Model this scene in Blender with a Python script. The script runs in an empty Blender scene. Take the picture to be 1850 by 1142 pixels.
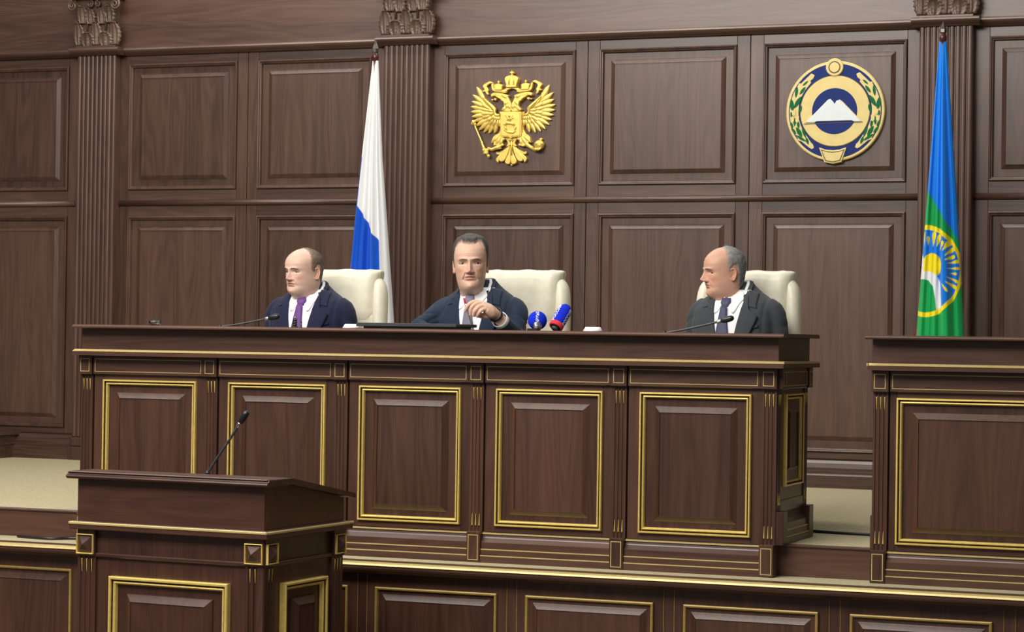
import bpy, bmesh, math, random
import numpy as np
from mathutils import Matrix, Vector, noise
from mathutils.bvhtree import BVHTree
from mathutils.geometry import tessellate_polygon

R = math.radians
S = bpy.context.scene
COL = S.collection
random.seed(7)

# ------------------------------------------------------------------ camera
FPX, WPX, HPX = 4200.0, 1850.0, 1142.0
YAW, PITCH, ROLL = math.atan(FPX / 10825.0), 36 / FPX, 0.0145
EYE = Vector((0, 0, 1.55))
fw = Vector((-math.sin(YAW), math.cos(YAW), 0)); rt = Vector((math.cos(YAW), math.sin(YAW), 0)); up = Vector((0, 0, 1))
fw2 = fw * math.cos(PITCH) + up * math.sin(PITCH); up2 = up * math.cos(PITCH) - fw * math.sin(PITCH)
rt3 = rt * math.cos(ROLL) + up2 * math.sin(ROLL); up3 = up2 * math.cos(ROLL) - rt * math.sin(ROLL)
cd = bpy.data.cameras.new('camera'); cam = bpy.data.objects.new('camera', cd); COL.objects.link(cam)
cd.sensor_fit = 'HORIZONTAL'; cd.sensor_width = 36; cd.lens = FPX / WPX * 36
cam.matrix_world = Matrix(((rt3.x, up3.x, -fw2.x, EYE.x), (rt3.y, up3.y, -fw2.y, EYE.y), (rt3.z, up3.z, -fw2.z, EYE.z), (0, 0, 0, 1)))
cd.clip_end = 100
S.camera = cam

# ------------------------------------------------------------------ world, lamps, exposure
W = bpy.data.worlds.new('hall_world'); S.world = W; W.use_nodes = True
bg = W.node_tree.nodes['Background']; bg.inputs[0].default_value = (1.0, 0.97, 0.93, 1); bg.inputs[1].default_value = 0.16
def area(name, loc, target, sx, sy, power, col=(1, .95, .88)):
    l = bpy.data.lights.new(name, 'AREA'); l.shape = 'RECTANGLE'; l.size = sx; l.size_y = sy; l.energy = power; l.color = col
    o = bpy.data.objects.new(name, l); COL.objects.link(o); o.location = loc
    o.rotation_euler = (Vector(target) - Vector(loc)).to_track_quat('-Z', 'Y').to_euler()
    return o
# rows of ceiling panels over the seats and over the stage
area('ceiling_light_hall', (-4.4, 3.2, 5.0), (-3.9, 9.0, 1.3), 5.0, 1.8, 365)
area('ceiling_light_front', (-5.0, 6.1, 4.8), (-4.6, 7.2, 0.9), 6.0, 1.5, 190)
area('ceiling_light_stage', (-4.3, 10.75, 4.6), (-4.3, 10.8, 0), 5.5, 0.6, 88)
for i, x in enumerate((-7.6, -6.0, -3.9, -2.9)):
    area('ceiling_downlight_%d' % i, (x, 10.75, 4.5), (x, 11.5, 2.7), 0.16, 0.16, 3, (1, .97, .93))
vs = S.view_settings
vs.view_transform = 'Standard'; vs.look = 'None'; vs.exposure = 0.12; vs.gamma = 1.0; vs.use_curve_mapping = False

# ------------------------------------------------------------------ materials
def nodes(name):
    m = bpy.data.materials.new(name); m.use_nodes = True
    nt = m.node_tree; b = nt.nodes['Principled BSDF']
    return m, nt, b
def N(nt, t, **kw):
    n = nt.nodes.new(t)
    for k, v in kw.items(): setattr(n, k, v)
    return n
def mathn(nt, op, a, b=None):
    n = N(nt, 'ShaderNodeMath', operation=op)
    for i, v in enumerate((a, b)):
        if v is None: continue
        if isinstance(v, (int, float)): n.inputs[i].default_value = v
        else: nt.links.new(v, n.inputs[i])
    return n.outputs[0]
def wood(name, dark, light, axis, rough=.42, spec=.5, coat=.25):
    m, nt, b = nodes(name)
    tc = N(nt, 'ShaderNodeTexCoord'); oi = N(nt, 'ShaderNodeObjectInfo')
    off = N(nt, 'ShaderNodeVectorMath', operation='ADD')
    cmb = N(nt, 'ShaderNodeCombineXYZ')
    r7 = mathn(nt, 'MULTIPLY', oi.outputs['Random'], 17.3)
    r9 = mathn(nt, 'MULTIPLY', oi.outputs['Random'], 9.1)
    nt.links.new(r7, cmb.inputs[0]); nt.links.new(r9, cmb.inputs[1]); nt.links.new(r7, cmb.inputs[2])
    nt.links.new(tc.outputs['Object'], off.inputs[0]); nt.links.new(cmb.outputs[0], off.inputs[1])
    def mapped(s):
        mp = N(nt, 'ShaderNodeMapping')
        sc = [s[0]] * 3; sc['xyz'.index(axis)] = s[1]
        mp.inputs['Scale'].default_value = sc
        nt.links.new(off.outputs[0], mp.inputs[0]); return mp.outputs[0]
    big = N(nt, 'ShaderNodeTexNoise'); big.inputs['Scale'].default_value = 1; big.inputs['Detail'].default_value = 2
    nt.links.new(mapped((5.5, .55)), big.inputs['Vector'])
    rings = mathn(nt, 'SINE', mathn(nt, 'MULTIPLY', big.outputs['Fac'], 95.0))
    fine = N(nt, 'ShaderNodeTexNoise'); fine.inputs['Scale'].default_value = 1; fine.inputs['Detail'].default_value = 4; fine.inputs['Roughness'].default_value = .7
    nt.links.new(mapped((210, 5)), fine.inputs['Vector'])
    mid = N(nt, 'ShaderNodeTexNoise'); mid.inputs['Scale'].default_value = 1; mid.inputs['Detail'].default_value = 3
    nt.links.new(mapped((16, .7)), mid.inputs['Vector'])
    f = mathn(nt, 'ADD', mathn(nt, 'MULTIPLY', rings, .065), mathn(nt, 'MULTIPLY', fine.outputs['Fac'], .55))
    f = mathn(nt, 'ADD', f, mathn(nt, 'MULTIPLY', mid.outputs['Fac'], .60))
    f = mathn(nt, 'SUBTRACT', f, .12)
    f = mathn(nt, 'ADD', f, mathn(nt, 'MULTIPLY', mathn(nt, 'SUBTRACT', oi.outputs['Random'], .5), .22))
    cr = N(nt, 'ShaderNodeValToRGB'); nt.links.new(f, cr.inputs[0])
    cr.color_ramp.elements[0].position = .2; cr.color_ramp.elements[0].color = (*dark, 1)
    cr.color_ramp.elements[1].position = .85; cr.color_ramp.elements[1].color = (*light, 1)
    nt.links.new(cr.outputs[0], b.inputs['Base Color'])
    b.inputs['Roughness'].default_value = rough; b.inputs['Specular IOR Level'].default_value = spec
    b.inputs['Coat Weight'].default_value = coat; b.inputs['Coat Roughness'].default_value = .28
    bp = N(nt, 'ShaderNodeBump'); bp.inputs['Strength'].default_value = .12; bp.inputs['Distance'].default_value = .002
    nt.links.new(fine.outputs['Fac'], bp.inputs['Height']); nt.links.new(bp.outputs[0], b.inputs['Normal'])
    return m
def plain(name, col, rough=.5, metal=0, spec=.5, nscale=0, namt=.15, bump=0, sheen=0, bscale=None):
    m, nt, b = nodes(name)
    b.inputs['Roughness'].default_value = rough; b.inputs['Metallic'].default_value = metal
    b.inputs['Specular IOR Level'].default_value = spec; b.inputs['Sheen Weight'].default_value = sheen
    if nscale:
        tc = N(nt, 'ShaderNodeTexCoord'); n = N(nt, 'ShaderNodeTexNoise'); n.inputs['Scale'].default_value = nscale; n.inputs['Detail'].default_value = 4
        nt.links.new(tc.outputs['Object'], n.inputs['Vector'])
        cr = N(nt, 'ShaderNodeValToRGB'); nt.links.new(n.outputs['Fac'], cr.inputs[0])
        cr.color_ramp.elements[0].position = .25; cr.color_ramp.elements[1].position = .75
        cr.color_ramp.elements[0].color = (*[c * (1 - namt) for c in col], 1); cr.color_ramp.elements[1].color = (*[min(1, c * (1 + namt)) for c in col], 1)
        nt.links.new(cr.outputs[0], b.inputs['Base Color'])
        if bump:
            bp = N(nt, 'ShaderNodeBump'); bp.inputs['Strength'].default_value = bump; bp.inputs['Distance'].default_value = .003
            nt.links.new(n.outputs['Fac'], bp.inputs['Height']); nt.links.new(bp.outputs[0], b.inputs['Normal'])
    else:
        b.inputs['Base Color'].default_value = (*col, 1)
    return m
def vcol(name, rough=.5, spec=.4, bump=0, bscale=300, sss=0, sheen=0):
    m, nt, b = nodes(name)
    a = N(nt, 'ShaderNodeVertexColor', layer_name='col'); nt.links.new(a.outputs[0], b.inputs['Base Color'])
    b.inputs['Roughness'].default_value = rough; b.inputs['Specular IOR Level'].default_value = spec; b.inputs['Sheen Weight'].default_value = sheen
    if sss:
        b.inputs['Subsurface Weight'].default_value = sss; b.inputs['Subsurface Radius'].default_value = (.006, .003, .002); b.inputs['Subsurface Scale'].default_value = 1
    if bump:
        tc = N(nt, 'ShaderNodeTexCoord'); n = N(nt, 'ShaderNodeTexNoise'); n.inputs['Scale'].default_value = bscale
        nt.links.new(tc.outputs['Object'], n.inputs['Vector'])
        bp = N(nt, 'ShaderNodeBump'); bp.inputs['Strength'].default_value = bump; bp.inputs['Distance'].default_value = .001
        nt.links.new(n.outputs['Fac'], bp.inputs['Height']); nt.links.new(bp.outputs[0], b.inputs['Normal'])
    return m
DK, LT = (.040, .0180, .0118), (.125, .065, .045)
WV = wood('dark_oak_vertical', DK, LT, 'z', .38, .45, .15)
WH = wood('dark_oak_horizontal', DK, LT, 'x', .36, .5, .2)
WY = wood('dark_oak_depth', DK, LT, 'y')
DV = wood('desk_oak_vertical', (.036, .0145, .0085), (.105, .0465, .029), 'z', .36, .5, .15)
DH = wood('desk_oak_horizontal', (.044, .0185, .0115), (.124, .058, .038), 'x', .36, .5, .16)
DY = wood('desk_oak_depth', (.036, .0145, .0085), (.105, .0465, .029), 'y', .36, .5, .15)
GOLD = plain('gold_paint', (.80, .61, .18), .36, .35, .5, 60, .12)
GROOVEG = plain('dark_gold_groove', (.13, .085, .022), .5, .2, .4, 60, .2)  # darker gold for the groove faces of the gold frames
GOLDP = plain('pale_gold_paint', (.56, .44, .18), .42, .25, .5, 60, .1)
EGOLD = plain('emblem_gold', (.78, .56, .13), .36, .55, .5, 40, .12)
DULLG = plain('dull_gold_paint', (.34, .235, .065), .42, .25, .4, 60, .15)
LV = wood('lectern_oak_vertical', (.030, .0112, .0072), (.088, .036, .0235), 'z', .36, .5, .15)
LH = wood('lectern_oak_horizontal', (.034, .0125, .0082), (.094, .039, .026), 'x', .36, .5, .15)
CREAM = plain('cream_gold_enamel', (.66, .53, .22), .55, .05, .25, 30, .06)
CARPET = plain('beige_carpet', (.41, .365, .235), .95, 0, .1, 70, .16, .6)
LEATHER = plain('cream_leather', (.75, .72, .58), .42, 0, .45, 45, .05, .25)
BLACK = plain('black_plastic', (.008, .009, .010), .35, 0, .5, 80, .2)
GREYP = plain('grey_plastic', (.035, .040, .042), .4, 0, .5, 80, .2)
CHROME = plain('brushed_steel', (.55, .56, .57), .25, 1, .5, 90, .1)
WHITE = plain('white_paper', (.86, .86, .86), .7, 0, .3, 40, .03)

# ------------------------------------------------------------------ mesh helpers (geometry is plain vertex/face lists)
def mk(name, vf, mat, parent=None, smooth=False, M=None):
    v, f = vf
    me = bpy.data.meshes.new(name); me.from_pydata([tuple(p) for p in v], [], f); me.update()
    if smooth: me.shade_smooth()
    mats = mat if isinstance(mat, (list, tuple)) else [mat]
    for q in mats: me.materials.append(q)
    o = bpy.data.objects.new(name, me); COL.objects.link(o)
    if parent is not None:
        o.parent = parent
    if M is not None: o.matrix_basis = M
    return o
def put(name, me, parent, M=None):
    o = bpy.data.objects.new(name, me); COL.objects.link(o); o.parent = parent
    if M is not None: o.matrix_basis = M
    return o
def tag(o, label=None, cat=None, group=None, kind=None):
    for k, v in (('label', label), ('category', cat), ('group', group), ('kind', kind)):
        if v: o[k] = v
    return o
def empty(name, loc, rz=0, label=None, cat=None, group=None):
    o = bpy.data.objects.new(name, None); COL.objects.link(o); o.empty_display_size = .1
    o.location = loc; o.rotation_euler = (0, 0, rz)
    return tag(o, label, cat, group)
def join(*vfs):
    V, F = [], []
    for v, f in vfs:
        n = len(V); V += [tuple(p) for p in v]; F += [tuple(i + n for i in q) for q in f]
    return V, F
def xf(vf, M):
    return [tuple(M @ Vector(p)) for p in vf[0]], vf[1]
def tr(vf, x=0, y=0, z=0):
    return [(p[0] + x, p[1] + y, p[2] + z) for p in vf[0]], vf[1]
def box(x0, x1, y0, y1, z0, z1, bev=0):
    bm = bmesh.new(); bmesh.ops.create_cube(bm, size=1)
    for v in bm.verts:
        v.co = Vector((x0 if v.co.x < 0 else x1, y0 if v.co.y < 0 else y1, z0 if v.co.z < 0 else z1))
    if bev: bmesh.ops.bevel(bm, geom=bm.edges[:], offset=bev, segments=1, affect='EDGES', profile=.5)
    return frombm(bm)
def frombm(bm):
    bm.verts.index_update()
    r = ([tuple(v.co) for v in bm.verts], [tuple(v.index for v in f.verts) for f in bm.faces]); bm.free(); return r
def extr_x(prof, x0, x1):
    """closed (y,z) outline, extruded along x; outline listed counter-clockwise seen from +x"""
    n = len(prof)
    V = [(x0, y, z) for y, z in prof] + [(x1, y, z) for y, z in prof]
    F = [(i, (i + 1) % n, n + (i + 1) % n, n + i) for i in range(n)]
    F += [tuple(range(n - 1, -1, -1)), tuple(range(n, 2 * n))]
    return fixn((V, F))
def extr_z(prof, z0, z1):
    n = len(prof)
    V = [(x, y, z0) for x, y in prof] + [(x, y, z1) for x, y in prof]
    F = [(i, (i + 1) % n, n + (i + 1) % n, n + i) for i in range(n)]
    F += [tuple(range(n - 1, -1, -1)), tuple(range(n, 2 * n))]
    return fixn((V, F))
def extr_y(prof, y0, y1, bev=0):
    """closed (x,z) outline extruded along y; y0 is the front"""
    n = len(prof)
    if bev:
        cx = sum(p[0] for p in prof) / n; cz = sum(p[1] for p in prof) / n
        ins = []
        for i in range(n):
            p = Vector((*prof[i], 0)); a = Vector((*prof[i - 1], 0)); b = Vector((*prof[(i + 1) % n], 0))
            d1 = (p - a).normalized() if (p - a).length > 1e-9 else Vector((1, 0, 0)); d2 = (b - p).normalized() if (b - p).length > 1e-9 else d1
            nn = Vector((-(d1.y + d2.y), d1.x + d2.x, 0)); nn = nn.normalized() if nn.length > 1e-6 else Vector((0, 0, 0))
            ins.append(nn)
        area2 = sum(prof[i][0] * prof[(i + 1) % n][1] - prof[(i + 1) % n][0] * prof[i][1] for i in range(n))
        sg = 1 if area2 > 0 else -1
        inner = [(prof[i][0] + sg * ins[i].x * bev, prof[i][1] + sg * ins[i].y * bev) for i in range(n)]
        V = [(x, y0, z) for x, z in inner] + [(x, y0 + bev, z) for x, z in prof] + [(x, y1, z) for x, z in prof]
        F = []
        for k in range(2):
            F += [(k * n + i, k * n + (i + 1) % n, (k + 1) * n + (i + 1) % n, (k + 1) * n + i) for i in range(n)]
        tri = tessellate_polygon([[Vector((x, z, 0)) for x, z in prof]])
        F += [tuple(t) for t in tri] + [tuple(2 * n + i for i in t) for t in tri]
        return fixn((V, F))
    V = [(x, y0, z) for x, z in prof] + [(x, y1, z) for x, z in prof]
    F = [(i, (i + 1) % n, n + (i + 1) % n, n + i) for i in range(n)] + [tuple(range(n - 1, -1, -1)), tuple(range(n, 2 * n))]
    return fixn((V, F))
def fixn(vf):
    bm = bmesh.new(); vs_ = [bm.verts.new(p) for p in vf[0]]
    for q in vf[1]:
        try: bm.faces.new([vs_[i] for i in q])
        except ValueError: pass
    bmesh.ops.recalc_face_normals(bm, faces=bm.faces[:])
    return frombm(bm)
def rings(x0, x1, z0, z1, Y, prof, fill=True):
    """mitred rectangular moulding facing -y: prof is a list of (inset, proud)"""
    V = []; F = []
    for d, h in prof:
        V += [(x0 + d, Y - h, z0 + d), (x1 - d, Y - h, z0 + d), (x1 - d, Y - h, z1 - d), (x0 + d, Y - h, z1 - d)]
    for k in range(len(prof) - 1):
        for i in range(4):
            a, b = k * 4 + i, k * 4 + (i + 1) % 4
            F.append((a, b, b + 4, a + 4))
    if fill: F.append(tuple(range(len(V) - 4, len(V))))
    return V, F
def tube(pts, rad, n=8, cap=True, up_=None):
    P = [Vector(p) for p in pts]; V = []; F = []
    rr = rad if isinstance(rad, (list, tuple)) else [rad] * len(P)
    prev = None
    for i, p in enumerate(P):
        t = (P[min(i + 1, len(P) - 1)] - P[max(i - 1, 0)]).normalized()
        if prev is None:
            a = Vector((0, 0, 1)) if abs(t.z) < .9 else Vector((1, 0, 0)); u = t.cross(a).normalized()
        else:
            u = (prev - t * prev.dot(t)).normalized()
        w = t.cross(u); prev = u
        for k in range(n):
            an = 2 * math.pi * k / n; V.append(tuple(p + (u * math.cos(an) + w * math.sin(an)) * rr[i]))
    for i in range(len(P) - 1):
        for k in range(n):
            F.append((i * n + k, i * n + (k + 1) % n, (i + 1) * n + (k + 1) % n, (i + 1) * n + k))
    if cap: F += [tuple(range(n - 1, -1, -1)), tuple(range(len(V) - n, len(V)))]
    return fixn((V, F))
def lathe(prof, n=24, cx=0, cy=0):
    V = []; F = []
    for r, z in prof:
        for k in range(n):
            a = 2 * math.pi * k / n; V.append((cx + r * math.cos(a), cy + r * math.sin(a), z))
    for i in range(len(prof) - 1):
        for k in range(n): F.append((i * n + k, i * n + (k + 1) % n, (i + 1) * n + (k + 1) % n, (i + 1) * n + k))
    F += [tuple(range(n - 1, -1, -1)), tuple(range(len(V) - n, len(V)))]
    return fixn((V, F))
def ellipsoid(c, r, n=16, m=10):
    V = []; F = []
    for i in range(m + 1):
        t = math.pi * i / m
        for k in range(n):
            a = 2 * math.pi * k / n
            V.append((c[0] + r[0] * math.sin(t) * math.cos(a), c[1] + r[1] * math.sin(t) * math.sin(a), c[2] + r[2] * math.cos(t)))
    for i in range(m):
        for k in range(n): F.append((i * n + k, (i + 1) * n + k, (i + 1) * n + (k + 1) % n, i * n + (k + 1) % n))
    return V, F
def spline(pts, n):
    """Catmull-Rom through points"""
    P = [Vector(p) for p in pts]; out = []
    k = len(P) - 1
    for i in range(n + 1):
        t = i / n * k; j = min(int(t), k - 1); u = t - j
        p0, p1, p2, p3 = P[max(j - 1, 0)], P[j], P[j + 1], P[min(j + 2, k)]
        out.append(.5 * ((2 * p1) + (p2 - p0) * u + (2 * p0 - 5 * p1 + 4 * p2 - p3) * u * u + (3 * p1 - p0 - 3 * p2 + p3) * u ** 3))
    return out

# ------------------------------------------------------------------ the room shell
YW = 11.58            # face of the back wall panelling
ZH, Z1, Z2 = 0.0, 0.69, 0.805   # hall floor, stage level, upper platform
def struct(o): o['kind'] = 'structure'; return o
struct(mk('floor', box(-12, 4, -2, 8.05, -.1, ZH), plain('hall_floor', (.10, .06, .04), .4, 0, .5, 8, .2)))
struct(mk('floor_stage', box(-10, 2, 8.045, 8.30, Z1 - .05, Z1), CARPET))
struct(mk('floor_platform', box(-10, 2, 8.285, 11.66, Z2 - .14, Z2), CARPET))
# low wooden riser between the two carpet levels
rz = struct(mk('trim_1', box(-10, 2, 8.262, 8.285, Z1, Z2 - .007, .001), DH))
mk('riser_nosing', extr_x([(8.256, Z2 - .007), (8.255, Z2 - .002), (8.259, Z2 + .002), (8.280, Z2 + .002), (8.280, Z2 - .007)], -10, 2), DH, rz)

wall = struct(mk('wall_back', box(-11, 2.5, YW + .02, YW + .2, .6, 4.3), WH))
# sections between the pilasters: list of (left edge, right edge, [(ring x0, ring x1)...])
SEC = [(-9.0, -7.20, [(-8.80, -8.10), (-7.955, -7.255)]),
       (-6.95, -5.24, [(-6.853, -6.163), (-6.03, -5.335)]),
       (-4.97, -2.30, [(-4.903, -4.151), (-4.015, -3.268), (-3.125, -2.384)]),
       (-2.06, 0.0, [(-1.972, -1.225), (-1.09, -.34)])]
ROWS = [(2.352, 3.068), (0.985, 2.200)]
RING = [(0, -.012), (0, .012), (.004, .015), (.009, .014), (.012, .007), (.017, .006), (.020, .001), (.022, -.010)]
RAIS = [(0, -.012), (.003, -.008), (.024, .006), (.0245, .002), (.027, .002)]
for x0, x1, cols in SEC:
    edges = [x0] + [(cols[i][1] + cols[i + 1][0]) / 2 for i in range(len(cols) - 1)] + [x1]
    for i, (a, b) in enumerate(cols):
        e0, e1 = edges[i] + .0015, edges[i + 1] - .0015
        for s0, s1 in ((e0, a - .0008), (b + .0008, e1)):
            mk('stile', box(s0, s1, YW, YW + .03, .95, 3.14, .0015), WV, wall)
        for r0, r1 in ((.95, .9842), (2.2008, 2.3512), (3.0688, 3.14)):
            mk('rail', box(a, b, YW, YW + .03, r0, r1, .0008), WH, wall)
        for z0, z1 in ROWS:
            mk('panel_field', box(a + .018, b - .018, YW + .010, YW + .03, z0 + .018, z1 - .018), WV, wall)
            mk('panel_moulding', rings(a, b, z0, z1, YW, RING, False), WV, wall)
            mk('raised_panel', rings(a + .058, b - .058, z0 + .056, z1 - .056, YW, RAIS), WV, wall)
FB = [-10.5, -7.037, -5.1025, -2.178, 2.0]
for a, b in zip(FB[:-1], FB[1:]):
    mk('frieze_board', box(a, b - .002, YW + .002, YW + .03, 3.15, 4.2, .001), WH, wall)
# rails: round middle rail between pilasters, stepped upper rail
def halfround(y, z, r, n=7, squash=1.0):
    return [(y, z - r)] + [(y - r * squash * math.sin(math.pi * k / n), z - r * math.cos(math.pi * k / n)) for k in range(1, n)] + [(y, z + r)]
UR = [(YW + .01, 3.118), (YW - .018, 3.118), (YW - .026, 3.124), (YW - .036, 3.130), (YW - .046, 3.138), (YW - .050, 3.147), (YW - .046, 3.156), (YW - .036, 3.162), (YW + .01, 3.166)]
t2 = None
for k, (x0, x1, cols) in enumerate(SEC):
    o = mk('middle_rail', extr_x(halfround(YW + .002, 2.2755, .0175, 8, 1.25), x0, x1), WH, wall, True)
    mk('upper_rail', extr_x(UR, x0 - .02, x1 + .02), WH, wall)
# baseboard with stepped profile
BB = [(YW + .01, Z2), (YW - .065, Z2), (YW - .065, .868), (YW - .058, .876), (YW - .058, .888), (YW - .045, .894), (YW - .045, .906), (YW - .036, .914), (YW - .020, .928), (YW - .016, .942), (YW + .01, .95)]
for n_, (x0, x1, cols) in zip(('left', 'mid', 'centre', 'right'), SEC):
    struct(mk('baseboard_' + n_, extr_x(BB, max(x0, -7.56) - (0 if n_ == 'left' else .05), x1 + .05), WH))
# low boxed plinth that steps forward beside the far left end of the wall
pl = struct(mk('trim_2', box(-9.5, -7.56, 11.22, YW, Z2, .935, .004), WH))
mk('plinth_cap', box(-9.5, -7.545, 11.205, YW, .935, .952, .003), WH, pl)
mk('plinth_bead', box(-9.5, -7.552, 11.212, YW, .880, .892, .003), WH, pl)

# stage front below the desk
stage = struct(mk('wall_stage', box(-10, 2, 8.02, 8.06, ZH, Z1 - .04), DH))
mk('stage_nosing', extr_x([(8.045, .645), (7.955, .652), (7.938, .664), (7.934, .672), (7.934, .680), (7.945, .6905), (8.06, .6915), (8.06, .645)], -10, 2), DH, stage)
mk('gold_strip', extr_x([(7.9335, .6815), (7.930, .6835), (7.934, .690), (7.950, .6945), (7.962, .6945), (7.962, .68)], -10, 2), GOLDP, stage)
SR = [(0, -.01), (0, .010), (.004, .012), (.009, .011), (.012, .002), (.016, -.006)]
for i in range(-9, 5):
    c = -3.392 + .6055 * (i)
    x0, x1 = c - .246, c + .246
    mk('stage_board', box(c - .283, c + .283, 8.0, 8.03, ZH, .65, .001), DV, stage)
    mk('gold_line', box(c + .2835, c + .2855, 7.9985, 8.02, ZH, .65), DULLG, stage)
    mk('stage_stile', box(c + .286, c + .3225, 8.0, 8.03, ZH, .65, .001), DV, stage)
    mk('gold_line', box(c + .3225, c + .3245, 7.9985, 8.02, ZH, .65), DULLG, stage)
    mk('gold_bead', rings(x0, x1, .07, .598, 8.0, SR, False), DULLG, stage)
    mk('stage_panel', rings(x0 + .012, x1 - .012, .082, .586, 8.0, [(0, .001), (.014, .001), (.017, .002), (.036, .015), (.0365, .012), (.04, .012)]), DV, stage)

# ------------------------------------------------------------------ wall pilasters
def leaf(W_, H_, curl, lobes=5, nt_=16, ns=12, rise=.010):
    """carved acanthus leaf standing in the xz plane, face towards -y, base at the origin"""
    V = []; F = []
    for i in range(nt_ + 1):
        t = i / nt_
        w = W_ * (max(0, math.sin(math.pi * (.16 + .84 * t))) ** .75) * (1 + .13 * math.cos(2 * math.pi * lobes * t)) + .0015
        for j in range(ns + 1):
            s = -1 + 2 * j / ns
            droop = .10 * H_ * abs(s) * t
            y = -rise * (1 - .6 * s * s) - curl * t ** 3 - .0035 * math.cos(s * 9.5) * (1 - .4 * t) - (.004 * math.exp(-(s / .12) ** 2))
            z = H_ * t - droop - (curl * .7 * max(0, t - .82) / .18 if t > .82 else 0)
            V.append((s * w, y, z))
    for i in range(nt_):
        for j in range(ns):
            a = i * (ns + 1) + j; F.append((a, a + 1, a + ns + 2, a + ns + 1))
    n = len(V)   # closed back
    V += [(x, .004, z) for x, y, z in V]
    m_ = ns + 1
    F += [tuple(n + q for q in reversed(f)) for f in F[:]]
    rim = [j for j in range(m_)] + [i * m_ + ns for i in range(1, nt_ + 1)] + [nt_ * m_ + j for j in range(ns - 1, -1, -1)] + [i * m_ for i in range(nt_ - 1, 0, -1)]
    for k in range(len(rim)):
        a, b = rim[k], rim[(k + 1) % len(rim)]; F.append((b, a, n + a, n + b))
    return fixn((V, F))
def spiral(cx, cz, r0, turns, sgn, y0, rad):
    pts = []; rr = []
    for i in range(34):
        t = i / 33; a = t * turns * 2 * math.pi; r = r0 * (1 - .86 * t)
        pts.append((cx + sgn * r * math.sin(a), y0 - .012 * t, cz + r * math.cos(a))); rr.append(rad * (1 - .5 * t))
    return tube(pts, rr, 8)
CARVE = wood('carved_oak', (.058, .031, .020), (.14, .084, .058), 'z', .42)
REED_ME = None
def pilaster(x0, x1, label):
    global REED_ME
    c = (x0 + x1) / 2; w = x1 - x0
    root = empty('pilaster', (c, YW, Z2), 0, label, 'pilaster', 'fluted pilasters of the panelled wall')
    def P(n, vf, m, par=root, sm=False, sub=False): return mk(n, tr(vf, 0 if sub else 0, 0, 0), m, par, sm)
    h = w / 2; F0 = -.062     # local: x from centre, y from wall face, z above platform
    P('shaft', box(-h, h, F0, .02, .13, 2.325, .002), WV)
    if REED_ME is None:
        r = w / 9 * .47
        o = P('reed', extr_z([(r * math.cos(a), -r * .62 * math.sin(a)) for a in [math.pi * k / 8 for k in range(9)]] + [(-r, .004), (r, .004)], .135, 2.318), WV)
        REED_ME = o.data; COL.objects.unlink(o); bpy.data.objects.remove(o)
    for k in range(9):
        put('reed', REED_ME, root, Matrix.Translation((-h + w / 9 * (k + .5), F0, 0)))
    P('base', join(box(-h - .015, h + .015, F0 - .02, .02, 0, .075, .004), box(-h - .008, h + .008, F0 - .012, .02, .075, .13, .006)), WV)
    ur = [(y - YW + (F0 if y < YW else 0), z - Z2) for y, z in UR]
    P('architrave', join(extr_x(ur, -h - .035, h + .035), box(-h - .004, h + .004, F0 - .026, .02, 2.355, 2.368, .003)), WH)
    # capital: flaring bell, two tiers of leaves, volutes and abacus
    zb = 2.366
    prof = [(0, .84), (.03, .86), (.14, .86), (.20, .93), (.25, 1.04), (.285, 1.10)]
    V = []; Fc = []
    for z, s in prof:
        hw = h * .95 * s; d = F0 - .006 - (.024 * max(0, (z - .12) / .165) ** 1.4)
        V += [(-hw, d, zb + z), (hw, d, zb + z), (hw, .02, zb + z), (-hw, .02, zb + z)]
    for i in range(len(prof) - 1):
        for k in range(4): Fc.append((i * 4 + k, i * 4 + (k + 1) % 4, i * 4 + 4 + (k + 1) % 4, i * 4 + 4 + k))
    Fc += [(3, 2, 1, 0), tuple(range(len(V) - 4, len(V)))]
    cap = P('capital', (V, Fc), CARVE)
    yb = F0 - .008
    for sx in (-.5, .5):
        mk('acanthus_leaf', tr(leaf(h * .40, .098, .022), sx * h * .92, yb, zb), CARVE, cap, True)
    mk('acanthus_leaf', tr(leaf(h * .30, .165, .030, 6), 0, yb + .002, zb + .005), CARVE, cap, True)
    for sx in (-.96, .96):
        mk('acanthus_leaf', tr(leaf(h * .30, .160, .028, 6), sx * h * .96, yb + .006, zb + .005), CARVE, cap, True)
    for sx in (-.48, .48):
        mk('calyx_stem', tube([(sx * h, yb + .002, zb + .09), (sx * h, yb - .004, zb + .15), (sx * h * 1.05, yb - .012, zb + .185)], [.009, .007, .015], 8), CARVE, cap, True)
        mk('acanthus_leaf', tr(leaf(h * .30, .125, .03, 5), sx * h * 1.45, yb - .008, zb + .130), CARVE, cap, True)
        mk('acanthus_leaf', tr(leaf(h * .27, .110, .025, 5), sx * h * .60, yb - .008, zb + .125), CARVE, cap, True)
    for sg in (-1, 1):
        mk('volute', join(spiral(sg * h * 1.10, zb + .232, .030, 1.9, sg, yb - .035, .0085), tube([(sg * h * .5, yb - .006, zb + .17), (sg * h * .72, yb - .018, zb + .22), (sg * h * 1.08, yb - .035, zb + .262)], [.006, .008, .0085], 8)), CARVE, cap, True)
        mk('volute', spiral(sg * h * .20, zb + .240, .020, 1.8, -sg, yb - .030, .0070), CARVE, cap, True)
    mk('abacus', join(box(-h * 1.16, h * 1.16, F0 - .075, .02, zb + .268, zb + .30, .006), box(-h * 1.05, h * 1.05, F0 - .06, .02, zb + .30, zb + .33, .004)), CARVE, cap)
    mk('rosette', xf(lathe([(.001, -.012), (.014, -.008), (.020, 0), (.02, .004)], 12), Matrix.Translation((0, F0 - .075, zb + .285)) @ Matrix.Rotation(-R(90), 4, 'X')), CARVE, cap, True)
    return root
pilaster(-7.164, -6.910, 'fluted dark oak pilaster standing behind the desk end that holds the low glass')
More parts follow.
